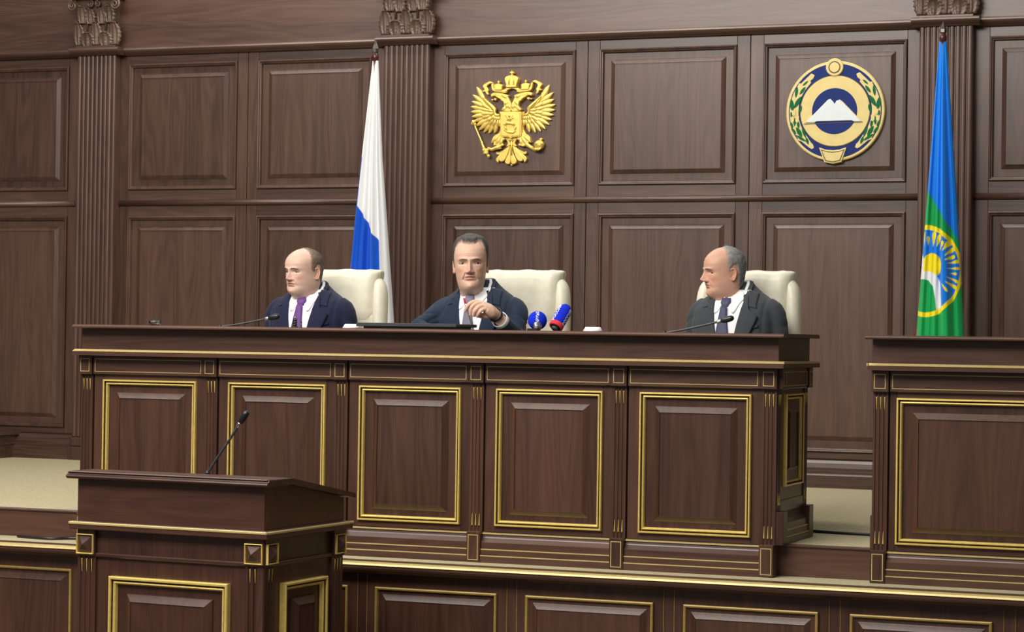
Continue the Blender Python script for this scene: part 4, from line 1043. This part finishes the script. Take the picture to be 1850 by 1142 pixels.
def person(cfg):
    p = cfg; sx = p.get('sx', .9)
    # ---------- jacket
    rows = [(.088, .064, .012, .084, .95), (.068, .080, -.006, .098, .88), (.046, .106, -.026, .110, .8), (.022, .144, -.048, .118, .75), (0, .172, -.068, .122, .72),
            (-.03, .186, -.088, .125, .70), (-.08, .192, -.108, .125, .7), (-.15, .191, -.120, .122, .7), (-.25, .187, -.126, .118, .7), (-.40, .186, -.128, .115, .7), (-.50, .19, -.12, .12, .7)]
    rows = [(z, hw * sx, yf, yb, e) for z, hw, yf, yb, e in rows]
    torso = slices(rows, 48)
    arms = p['arms']     # {side: [shoulder, elbow, wrist] }
    parts = [torso]
    for sg, (sh, el, wr) in arms.items():
        sh, el, wr = Vector(sh), Vector(el), Vector(wr)
        parts.append(tube(spline([sh + Vector((-sg * .05, 0, .012)), sh, sh.lerp(el, .5), el, el.lerp(wr, .5), wr], 22), [.051 + .008 * math.exp(-((i - 5) / 4) ** 2) - .0007 * i for i in range(23)], 18))
        parts.append(ellipsoid(sh + Vector((-sg * .014, 0, -.002)), (.053, .058, .046), 18, 12))
        parts.append(ellipsoid(el, (.050, .050, .048), 14, 10))
    ts = remesh(torso, .009, 4)
    bvh = BVHTree.FromPolygons([Vector(v) for v in ts[0]], ts[1])
    jk = remesh(join(*parts), .007, 7)
    el_pts = [(Vector(a[1]), Vector(a[0])) for a in arms.values()]
    def jw(c):
        f = .0030 * noise.noise(Vector((c.x * 14, c.y * 14, c.z * 9)))
        for e, s in el_pts:
            d = (c - s.lerp(e, .45)).length
            f -= .0085 * (max(0, math.sin((c.z * .9 + c.x * .75 * math.copysign(1, s.x) - c.y * .4) * 80 + 3 * noise.noise(c * 11))) ** 3) * math.exp(-(d / .10) ** 2)
            d = (c - e).length
            f -= .0080 * (max(0, math.sin((c.z + c.y * .8) * 100 + 3 * noise.noise(c * 9))) ** 3) * math.exp(-(d / .09) ** 2)
            # sleeve seam over the shoulder
            f -= .0018 * math.exp(-((abs(c.x) - (abs(s.x) - .012 + .25 * max(0, s.z - .02 - c.z) * .3)) / .006) ** 2) * (1 if c.z > s.z - .12 else 0)
        return f
    # ---------- body: head grid + simple trunk, arms, legs (one mesh)
    V, an, zz = head_grid(p['head']); nr, nc = len(zz), len(an)
    sc = p.get('hs', 1.0)
    ears = join(ear(1), ear(-1)); ears = ([(x * p['head'].get('wide', 1), y, z) for x, y, z in ears[0]], ears[1])
    yaw, pit, rol = [R(a) for a in p['turn']]
    hx, hy, hz = p['hpos']
    def pose(v):
        v = np.asarray(v, float).reshape(-1, 3)
        wt_ = sst(-.10, -.004, v[:, 2])
        q = v.copy()
        s_ = np.where(v[:, 2] > 0, sc, 1.0 + (sc - 1) * np.clip(1 + v[:, 2] / .1, 0, 1))
        q[:, 0] *= s_; q[:, 1] *= s_; q[:, 2] *= np.where(v[:, 2] > 0, sc * p.get('hz', 1.0), 1)
        q[:, 1] -= .02
        # pitch about the ears, roll, then yaw, eased in along the neck
        for axis, ang in (('x', pit), ('y', rol), ('z', yaw)):
            c, s = np.cos(ang * wt_), np.sin(ang * wt_)
            if axis == 'x': y, z = q[:, 1] * c - (q[:, 2] - .0) * s, q[:, 1] * s + q[:, 2] * c; q[:, 1], q[:, 2] = y, z
            elif axis == 'y': x, z = q[:, 0] * c + q[:, 2] * s, -q[:, 0] * s + q[:, 2] * c; q[:, 0], q[:, 2] = x, z
            else: x, y = q[:, 0] * c - q[:, 1] * s, q[:, 0] * s + q[:, 1] * c; q[:, 0], q[:, 1] = x, y
        q[:, 0] += hx * sst(-.16, -.02, v[:, 2]); q[:, 1] += .02 + hy * sst(-.16, -.02, v[:, 2]); q[:, 2] += hz
        return q
    flat = V.reshape(-1, 3)
    hv = pose(flat); hf = grid_faces(nr, nc) + [tuple(range(nc - 1, -1, -1)), tuple(range((nr - 1) * nc, nr * nc))]
    ev = pose(ears[0])
    inner = slices([(z, hw * .86, yf * .82 + .008, yb * .82, e) for z, hw, yf, yb, e in rows if z < .06], 28)
    limbs = [inner]
    for sg, (sh, el, wr) in arms.items():
        limbs.append(tube(spline([Vector(sh), Vector(el), Vector(wr)], 14), [.042 - .0012 * i for i in range(15)], 12))
    for sg in (-1, 1):
        limbs.append(tube([(sg * .085, .02, -.50), (sg * .10, -.22, -.49), (sg * .11, -.40, -.48)], [.08, .07, .055], 14))
        limbs.append(tube([(sg * .11, -.40, -.48), (sg * .11, -.37, -.66), (sg * .11, -.34, -.84)], [.052, .048, .034], 14))
    lo = remesh(join(*limbs), .014, 2)
    hands = p.get('hands')
    pieces = [(hv.tolist(), hf), (ev.tolist(), ears[1]), lo]
    if hands: pieces.append(remesh(hands, .0021, 3))
    body = mk('person', join(*pieces), SKIN, None, True)
    body.matrix_basis = p['M']; tag(body, p['label'], 'person', 'men seated behind the presidium desk')
    base = np.array(p['skin']); nh_ = len(flat)
    def skincol(v):
        C = np.tile(base, (len(v), 1))
        x = np.abs(flat[:, 0]); z = flat[:, 2]; frontm = (flat[:, 1] < -.03)
        g = lambda x0, z0, s1, s2: np.exp(-((x - x0) / s1) ** 2 - ((z - z0) / s2) ** 2) * frontm
        red = np.clip(.55 * g(.040, .085, .022, .018) + .6 * g(0, .088, .016, .014) + .25 * g(0, .025, .03, .02), 0, 1) * p.get('ruddy', 1)
        C[:nh_] *= (1 - red[:, None] * np.array((.05, .32, .34)))
        mz = .06 - p['head'].get('frown', 0) * (x / .024) ** 2
        lip = np.exp(-(((z - mz) / .0085) ** 4)) * np.exp(-(x / .021) ** 6) * frontm
        C[:nh_] = C[:nh_] * (1 - lip[:, None] * np.array((.22, .48, .46)))
        line = np.exp(-((z - mz) / .0016) ** 2) * np.exp(-(x / .023) ** 6) * frontm
        C[:nh_] *= (1 - .65 * line[:, None])
        st = np.clip(sst(.085, .05, z) * sst(-.035, -.01, z) * sst(.05, -.03, flat[:, 1]), 0, 1) * p.get('stubble', .0)
        C[:nh_] = C[:nh_] * (1 - st[:, None] * .5) + st[:, None] * .5 * np.array((.16, .15, .15))
        lid = g(.031, .128, .013, .0035); C[:nh_] *= (1 - .22 * lid[:, None])
        nos = g(.0065, .0755, .003, .0022); C[:nh_] *= (1 - .6 * nos[:, None])
        # mottling
        C *= (1 + .05 * np.array([noise.noise(Vector(q) * 40) for q in v]))[:, None]
        ne = nh_ + len(ev); C[nh_:ne] *= np.array((1.0, .80, .78))
        return np.clip(C, 0, 1)
    color(body, skincol)
    # ---------- hair: shell grown over the scalp where the hairline allows
    az = np.abs(np.degrees(np.tile(an, nr))); hz_ = flat[:, 2]
    hl = np.interp(az, *p['hairline']); back = np.interp(az, [0, 80, 95, 108, 118, 180], [.30, .10, .138, .135, .045, .018])
    lim = np.where(az < 88, np.maximum(hl, 0), np.maximum(hl, back))
    mask = sst(0, p.get('hsoft', .016), hz_ - lim)
    if 'bald' in p:
        bz, by = p['bald']; mask = mask * sst(-.004, p.get('bsoft', .03), flat[:, 1] - np.interp(hz_, bz, by))
    mesh_n = bpy.data.meshes.new('tmp'); mesh_n.from_pydata(hv.tolist(), [], hf); mesh_n.update()
    nrm = np.empty(nh_ * 3); mesh_n.vertices.foreach_get('normal', nrm); nrm = nrm.reshape(-1, 3); bpy.data.meshes.remove(mesh_n)
    th = p['hthick'](az, hz_, flat[:, 0])
    nz_ = np.array([noise.noise(Vector((q[0] * 60, q[1] * 60, q[2] * 25))) for q in flat])
    nz2 = np.array([noise.noise(Vector((q[0] * 170, q[1] * 60, q[2] * 60))) for q in flat])
    off = (-.0012 + mask * (th * (1 + .30 * nz_) + .0012 + .0011 * nz2))
    hvx = hv + nrm * off[:, None]
    keep = mask > .01
    ff = [f for f in hf[:-2] if any(keep[i] for i in f)] + [hf[-1]] * (1 if keep[-1] else 0)
    used = sorted({i for f in ff for i in f}); mp = {i: k for k, i in enumerate(used)}
    hair = mk('hair', (hvx[used].tolist(), [tuple(mp[i] for i in f) for f in ff]), HAIRM, body, True)
    hc = p['haircol']
    mm = np.clip(mask[used] * 1.7 + .35 * nz2[used] - .12, 0, 1)[:, None]
    color(hair, lambda v: np.clip(np.array([hc(az[i], hz_[i], flat[i, 0]) for i in used]) * (1 + .35 * nz2[used])[:, None] * mm + base * .92 * (1 - mm), 0, 1))
    hb = BVHTree.FromPolygons([Vector(q) for q in flat], hf)
    def onface(x, z, o=0):
        h = hb.ray_cast(Vector((x, -1, z)), Vector((0, 1, 0))); q = h[0] + Vector((0, -o, 0)); return (q.x, q.y, q.z)
    # brows
    for sg in (-1, 1):
        G_ = []
        for i in range(15):
            t = i / 14; bx = sg * (.013 + .033 * t); bz = .1325 + .0045 * math.sin(math.pi * min(1, t * .9 + .15)) - .004 * max(0, t - .7) + p.get('browz', 0) * (1 - t)
            wv = .0032 * (math.sin(math.pi * (.12 + .85 * t))) ** .6
            for s in (-1, 0, 1): G_.append((bx, bz + s * wv, s))
        Vb = [tuple(q) for q in pose([onface(bx, bz, .0024 if s == 0 else -.0003) for bx, bz, s in G_])]
        Fb = [(a * 3 + b, a * 3 + b + 1, a * 3 + b + 4, a * 3 + b + 3) for a in range(14) for b in (0, 1)]
        bo = mk('eyebrow', (Vb, Fb), HAIRM, body, True); color(bo, lambda v: np.tile(np.array(p['browcol']), (len(v), 1)))
        # eye: flattened ball set into the socket
        cl = np.array(onface(sg * .031, .1185)) + np.array((0, .0040, 0))
        EV, EF = ellipsoid((0, 0, 0), (.0152, .0088, .0082), 28, 20)
        gx = p.get('gaze', (0, 0))
        ecol = []
        for q in EV:
            dx, dz = q[0] - gx[0] - sg * .0016, q[2] - gx[1]
            r_ = math.hypot(dx, dz)
            ecol.append((.008, .007, .006) if r_ < .0026 else (p.get('iris', (.07, .055, .04)) if r_ < .0058 else ((.42, .39, .36) if abs(q[0]) < .0115 else (.30, .19, .155))))
        Ew = pose([tuple(np.array(q) + cl) for q in EV])
        eo = mk('eye', (Ew.tolist(), EF), EYEM, body, True); color(eo, lambda v: np.array(ecol))
        # upper lid fold
        L_ = []
        for i in range(11):
            t = -1 + 2 * i / 10
            L_.append(pose([(cl[0] + .0145 * t, cl[1] - .0088 * math.sqrt(max(.08, 1 - .80 * t * t)) + .0015, cl[2] + .0066 * math.sqrt(max(0, 1 - t * t)) - .0008 - p.get('lid', 0))])[0])
        lo_ = mk('eyelid', tube(L_, [.0012 + .0020 * math.sin(math.pi * i / 10) for i in range(11)], 8), SKIN, body, True); color(lo_, lambda v: np.tile(base * np.array((.62, .48, .44)), (len(v), 1)))
    # ---------- clothes
    JM = p['jacket']
    jo = mk('jacket', wrinkle(jk, jw), JM, body, True)
    def proj(x, z, off):
        h = bvh.ray_cast(Vector((x, -1, z)), Vector((0, 1, 0)))
        if h[0] is None: return (x, -.02, z)
        nn = h[1]; nn = nn if nn.y < 0 else -nn
        q = h[0] + nn * off; return tuple(q)
    def patch(name, fn, nu, nv, off, mat, par, skirt=.006, ridge=None, sm=True):
        V = []; F = []
        for i in range(nu + 1):
            for j in range(nv + 1):
                u, v_ = i / nu, j / nv; x, z = fn(u, v_)
                V.append(proj(x, z, off + (ridge(u, v_) if ridge else 0)))
        for i in range(nu):
            for j in range(nv):
                a = i * (nv + 1) + j; F.append((a, a + 1, a + nv + 2, a + nv + 1))
        rim = [(0, j) for j in range(nv + 1)] + [(i, nv) for i in range(1, nu + 1)] + [(nu, j) for j in range(nv - 1, -1, -1)] + [(i, 0) for i in range(nu - 1, 0, -1)]
        n = len(V)
        for i, j in rim:
            x, z = fn(i / nu, j / nv); V.append(proj(x, z, off - skirt))
        ids = [i * (nv + 1) + j for i, j in rim]
        for k in range(len(rim)): F.append((ids[k], ids[(k + 1) % len(rim)], n + (k + 1) % len(rim), n + k))
        return mk(name, fixn((V, F)), mat, par, sm)
    vx = p.get('vee', [(.085, .070), (.045, .068), (0, .064), (-.06, .055), (-.125, .043), (-.30, .006)])
    vz = [a for a, b in vx][::-1]; vw = [b for a, b in vx][::-1]
    Vw = lambda z: float(np.interp(z, vz, vw))
    so = patch('shirt', lambda u, v: (-Vw(.05 - .40 * u) * 1.05 * (1 - 2 * v), .05 - .40 * u), 40, 16, .004, SHIRT, body, .006)
    # lapels and collar of the jacket
    lz = [-.32, -.22, -.14, -.075, -.050]; lo2 = [.030, .066, .094, .118, .124]
    for sg in (-1, 1):
        def lap(u, v, sg=sg):
            z = .028 - .345 * u
            inn = Vw(z) - .002
            if z > -.045:
                out = np.interp(z, [-.045, -.02, .028], [.121, .088, .074])
            else: out = np.interp(z, lz, lo2)
            zz2 = z - .012 * v * (1 if z > -.06 else max(0, 1 - (-.06 - z) / .12))
            return sg * (inn + (max(out, inn + .004) - inn) * v), zz2
        patch('lapel', lap, 56, 10, .0085, JM, jo, .009, lambda u, v: .0035 * v * (1 - u) + .0012 * (1 - abs(2 * v - 1)))
        def col_(u, v, sg=sg):
            z = .048 - .063 * u
            inn = .064 + .004 * u; out = np.interp(z, [-.015, .0, .03, .06, .080], [.117, .113, .108, .098, .086])
            return sg * (inn + (out - inn) * v), z - .010 * v
        patch('jacket_collar', col_, 18, 8, .0062, JM, jo, .008, lambda u, v: -.003 * v ** 3)
        patch('pocket_flap' if sg < 0 else 'breast_pocket', (lambda u, v, sg=sg: (sg * (.070 + .062 * v), -.105 - .012 * u + .016 * v)) if sg > 0 else (lambda u, v, sg=sg: (sg * (.09 + .06 * v), -.34 - .03 * u)), 4, 10, .003, JM, jo, .004)
    # shirt collar: band round the neck with two turned-down wings
    nx, ny, ncy = .060, .064, .014
    hoff = lambda z: (p['hpos'][0] * .55, p['hpos'][1] * .5)
    def wing(name, sg, ph0, ph1, r0, flare, zfn, hfn, mat, par, tipr=.0, gap=.004):
        V_ = []; nA, nB = 34, 7
        for i in range(nA + 1):
            pd_ = ph0 + (ph1 - ph0) * i / nA; ph = R(pd_); ztop = zfn(pd_); hgt = hfn(pd_)
            for j in range(nB + 1):
                t = j / nB; rr = r0 + .045 * math.sin(t * math.pi / 2) + flare * t * t + tipr * t * math.exp(-((pd_ - 30) / 25) ** 2)
                q = [hoff(0)[0] + sg * nx * rr * math.sin(ph), ncy + hoff(0)[1] - ny * rr * math.cos(ph), ztop - hgt * t + .004 * math.sin(t * math.pi)]
                if t > .25:
                    h = bvh.ray_cast(Vector((q[0], -1, q[2])), Vector((0, 1, 0)))
                    if h[0] is not None and pd_ < 100: q[1] = min(q[1], h[0].y - gap - .004 * t)
                    if pd_ >= 60:      # ride over the shoulders
                        h = bvh.ray_cast(Vector((q[0], q[1], .4)), Vector((0, 0, -1)))
                        if h[0] is not None: q[2] = max(q[2], h[0].z + gap)
                V_.append(tuple(q))
        F_ = [(i * (nB + 1) + j, i * (nB + 1) + j + 1, (i + 1) * (nB + 1) + j + 1, (i + 1) * (nB + 1) + j) for i in range(nA) for j in range(nB)]
        n = len(V_); c0, c1 = hoff(0)[0], ncy + hoff(0)[1]
        V_ += [(c0 + (x - c0) * .955, c1 + (y - c1) * .955, z - .0008) for x, y, z in V_]
        F_ += [tuple(n + q for q in reversed(f)) for f in F_[:nA * nB]]
        for i in range(nA):
            for j in (0, nB):
                a, b = i * (nB + 1) + j, (i + 1) * (nB + 1) + j; F_.append((a, b, n + b, n + a))
        for j in range(nB):
            for i in (0, nA):
                a, b = i * (nB + 1) + j, i * (nB + 1) + j + 1; F_.append((a, b, n + b, n + a))
        return mk(name, fixn((V_, F_)), mat, par, True)
    cz_ = p.get('colz', 0)
    for sg in (-1, 1):
        wing('shirt_collar', sg, 6, 180, 1.02, .14, lambda d: .022 + .062 * (1 - math.cos(R(d))) / 2 + cz_,
             lambda d: .036 + .036 * math.exp(-((d - 30) / 16) ** 2) - .026 * math.exp(-((d - 4) / 9) ** 2), SHIRT, so, .12)
        wing('jacket_collar', sg, 62, 180, 1.20, .22, lambda d: .028 + .040 * (1 - math.cos(R(d))) / 2, lambda d: .038, JM, jo, 0, .006)
    # tie: knot and blade
    TM = p['tie']; tx = p.get('tiex', 0.0); k0 = hoff(0)[0]
    yk = ncy + hoff(0)[1] - ny - .008
    kn = [(.019, .018, yk - .004, yk + .016, .7, k0), (.006, .021, yk - .010, yk + .016, .7, k0), (.000, .022, yk - .015, yk + .014, .7, k0), (-.016, .017, yk - .017, yk + .012, .75, k0), (-.032, .0115, yk - .012, yk + .010, .8, k0)]
    to = mk('tie', slices(kn, 24), TM, body, True)
    patch('tie_blade', lambda u, v: (k0 * (1 - u) + tx * u + (-1 + 2 * v) * (.012 + .024 * min(1, u * 1.8)), -.026 - .29 * u), 30, 8, .010, TM, to, .008, lambda u, v: .004 * (1 - (2 * v - 1) ** 2) + .010 * max(0, 1 - u * 5))
    # cuffs
    for sg, (sh, el, wr) in arms.items():
        d = (Vector(wr) - Vector(el)).normalized(); q = Matrix.Translation(Vector(wr)) @ d.to_track_quat('Z', 'Y').to_matrix().to_4x4()
        mk('shirt_cuff', xf(lathe([(.033, -.03), (.0345, .0), (.0345, .016), (.032, .017), (.031, -.03)], 22), q), SHIRT, so, True)
    # trousers and shoes (under the desk)
    tr_ = []
    for sg in (-1, 1):
        tr_.append(tube([(sg * .085, .03, -.49), (sg * .10, -.22, -.485), (sg * .11, -.40, -.48)], [.098, .086, .072], 16)); tr_.append(ellipsoid((sg * .11, -.40, -.49), (.07, .07, .07), 14, 10))
        tr_.append(tube([(sg * .11, -.40, -.49), (sg * .11, -.37, -.66), (sg * .11, -.345, -.83)], [.068, .062, .055], 16))
    tr_.append(ellipsoid((0, .03, -.46), (.17, .13, .10), 18, 12))
    mk('trousers', remesh(join(*tr_), .014, 3), p.get('trousers', TROUS), body, True)
    for sg in (-1, 1):
        mk('shoe', remesh(slices([(-.893 + p.get('dz', 0), .040, -.50, -.27, .7, sg * .11), (-.87, .042, -.50, -.27, .7, sg * .11), (-.845, .036, -.46, -.27, .75, sg * .11), (-.825, .036, -.38, -.28, .8, sg * .11)], 24), .01, 2), SHOE, body, True)
    return body

def Mx(x, y, z, rz): return Matrix.Translation((x, y, z)) @ Matrix.Rotation(R(rz), 4, 'Z')
lowarm = lambda sx=.9, ex=.205, el=-.27: {s: ((s * .168 * sx, .018, -.045), (s * ex, .015, el), (s * .12, -.20, -.36)) for s in (-1, 1)}
hair_grey = lambda c1, c2: (lambda az, z, x: np.array(c1) * (1 - min(1, max(0, (az - 70) / 60))) + np.array(c2) * min(1, max(0, (az - 70) / 60)))

# man with the purple tie, looking away to his right
person(dict(label='balding man in a navy suit and purple tie, looking aside', M=Mx(-4.550, 9.25, 1.690, 2), sx=.92,
    head=dict(jaw=.006, jowl=.007, dchin=.014, frown=.005, nose=.95, fold=.8, brow=.9), hs=.905, hz=.98, turn=(-22, 5, 1), hpos=(-.005, -.035, .030), arms=lowarm(.92, .212),
    skin=(.66, .44, .345), ruddy=.9, stubble=.12,
    hairline=([0, 80, 100, 140, 180], [.105, .105, .10, .02, .01]), hsoft=.025, bald=([.09, .12, .16, .2, .24], [-.008, -.022, -.028, -.018, -.004]), bsoft=.035, hthick=lambda az, z, x: .0030 + .002 * sst(100, 150, az),
    haircol=hair_grey((.20, .145, .10), (.085, .07, .055)), browcol=(.12, .075, .05), gaze=(-.003, -.001), iris=(.06, .06, .06), lid=.0012,
    jacket=cloth('navy_suit', (.011, .013, .042)), tie=cloth('purple_tie', (.13, .045, .22), 500, .1, .5, .3), tiex=-.012))
# central man, leaning on the desk with a pen
M2 = Mx(-3.690, 9.12, 1.700, 4); I2 = M2.inverted()
loc = lambda *q: tuple(I2 @ Vector(q))
ch = lambda pts, r: tube(spline([loc(*q) for q in pts], 14), [np.interp(i / 14 * (len(r) - 1), range(len(r)), r) for i in range(15)], 12)
wrist = (-3.512, 8.868, 1.634)
hand = [ch([(-3.500, 8.93, 1.600), (-3.506, 8.90, 1.617), wrist], [.026, .025, .025]),
        # palm
        ch([wrist, (-3.535, 8.838, 1.660), (-3.568, 8.822, 1.683)], [.024, .024, .013]), ch([wrist, (-3.528, 8.836, 1.655), (-3.556, 8.814, 1.677)], [.022, .023, .013]),
        ch([wrist, (-3.523, 8.834, 1.648), (-3.544, 8.810, 1.668)], [.022, .022, .0125]), ch([wrist, (-3.520, 8.835, 1.641), (-3.532, 8.810, 1.656)], [.020, .020, .012]),
        # index, middle, ring, little finger
        ch([(-3.568, 8.824, 1.684), (-3.586, 8.812, 1.687), (-3.604, 8.800, 1.676), (-3.615, 8.798, 1.660), (-3.622, 8.800, 1.645)], [.0118, .0098, .0088, .0080, .0062]),
        ch([(-3.556, 8.816, 1.678), (-3.570, 8.796, 1.678), (-3.584, 8.785, 1.666), (-3.590, 8.787, 1.648), (-3.594, 8.792, 1.630)], [.0118, .0100, .0090, .0082, .0064]),
        ch([(-3.544, 8.811, 1.668), (-3.556, 8.793, 1.666), (-3.567, 8.785, 1.654), (-3.575, 8.789, 1.640), (-3.580, 8.795, 1.627)], [.0112, .0095, .0085, .0078, .0060]),
        ch([(-3.532, 8.811, 1.657), (-3.543, 8.796, 1.655), (-3.552, 8.790, 1.645), (-3.560, 8.793, 1.634), (-3.567, 8.799, 1.624)], [.0102, .0084, .0076, .0068, .0054]),
        # thumb from the side of the palm, closing on the pen
        ch([(-3.524, 8.848, 1.632), (-3.552, 8.832, 1.630), (-3.580, 8.818, 1.638), (-3.602, 8.812, 1.652)], [.0150, .0125, .0100, .0070])]
elbow = (-3.492, 9.055, 1.545); relbow = (-3.905, 9.00, 1.575)
arms2 = {1: ((.168 * .92, .018, -.045), loc(*elbow), loc(-3.505, 8.905, 1.612)), -1: ((-.168 * .92, .018, -.045), loc(*relbow), loc(-3.76, 8.86, 1.535))}
p2 = person(dict(label='man in a dark blue suit with grey hair, holding a pen and wearing a watch', M=M2, sx=.92,
    head=dict(jaw=.001, jowl=.003, dchin=.003, frown=.002, nose=.95, fold=1.1, brow=1.1, wide=.93), hs=1.0, hz=1.0, turn=(16, 3, -2), hpos=(-.026, -.045, .038), arms=arms2, hands=join(*hand),
    skin=(.66, .425, .315), ruddy=.9, stubble=.10,
    hairline=([0, 20, 40, 52, 60, 72, 84, 100, 180], [.193, .194, .203, .197, .172, .138, .098, .05, .01]), hsoft=.018, hthick=lambda az, z, x: .0035 + .010 * sst(.16, .215, z) + .002 * sst(0, .05, x),
    haircol=hair_grey((.055, .053, .047), (.115, .115, .110)), browcol=(.20, .145, .11), gaze=(.002, .001), iris=(.06, .055, .045), lid=.0004, browz=-.001, colz=.004,
    jacket=cloth('dark_blue_suit', (.012, .023, .047)), tie=cloth('lilac_grey_tie', (.17, .155, .21), 700, .18, .5, .2), tiex=.004))
# wrist watch and pen are things of their own
wv = (Vector(wrist) - Vector(elbow)).normalized(); wq = Matrix.Translation(Vector(wrist) + wv * .002) @ wv.to_track_quat('Z', 'Y').to_matrix().to_4x4()
wt = empty('wrist_watch', wrist, 0, 'black wrist watch on the pen-holding man’s wrist', 'watch')
wq = Matrix.Translation(-Vector(wrist)) @ wq
mk('strap', xf(lathe([(.0285, -.010), (.0300, -.008), (.0300, .008), (.0285, .010), (.0262, .008), (.0262, -.008)], 28), wq), BLACK, wt, True)
mk('case', xf(tr(box(-.014, .014, .026, .036, -.015, .015, .003)), wq @ Matrix.Rotation(R(35), 4, 'Z')), BLACK, wt)
mk('dial', xf(box(-.010, .010, .0355, .0368, -.011, .011, .0005), wq @ Matrix.Rotation(R(35), 4, 'Z')), GREYP, wt)
pe = empty('pen', (-3.610, 8.801, 1.650), 0, 'thin silver pen with a red end held between the fingers', 'pen')
pd = Vector((-3.591, 8.815, 1.578)) - Vector((-3.626, 8.806, 1.692)); pq = pd.to_track_quat('Z', 'Y').to_matrix().to_4x4()
mk('pen_barrel', xf(lathe([(.0028, -.040), (.0030, -.02), (.0026, .05), (.0010, .072)], 10), pq), CHROME, pe, True)
mk('pen_end', xf(lathe([(.0020, -.056), (.0042, -.053), (.0045, -.034), (.0030, -.030)], 10), pq), plain('red_plastic', (.65, .02, .05), .3, 0, .5, 50, .1), pe, True)
# man in grey, head turned far to his right
person(dict(label='grey-haired man in a grey suit, head turned in profile', M=Mx(-2.605, 9.25, 1.700, -4), sx=.92,
    head=dict(jaw=.005, jowl=.008, dchin=.012, frown=.003, nose=1.15, fold=1.3, brow=1.2), hs=.855, hz=1.045, turn=(-48, 5, 2), hpos=(-.024, -.030, .024), arms=lowarm(.92, .208),
    skin=(.60, .345, .245), ruddy=1.0, stubble=.08,
    hairline=([0, 80, 90, 110, 150, 180], [.105, .105, .10, .04, .01, .01]), hsoft=.025, bald=([.09, .12, .16, .2, .24], [-.002, -.012, -.018, -.014, -.008]), bsoft=.035, hthick=lambda az, z, x: .0035 + .004 * sst(100, 150, az),
    haircol=hair_grey((.30, .27, .24), (.16, .17, .165)), browcol=(.17, .12, .09), gaze=(.0025, -.001), iris=(.05, .04, .03), lid=.0018,
    jacket=cloth('grey_suit', (.044, .049, .056)), tie=cloth('slate_blue_tie', (.060, .065, .125), 600, .25, .5, .2), tiex=-.010))
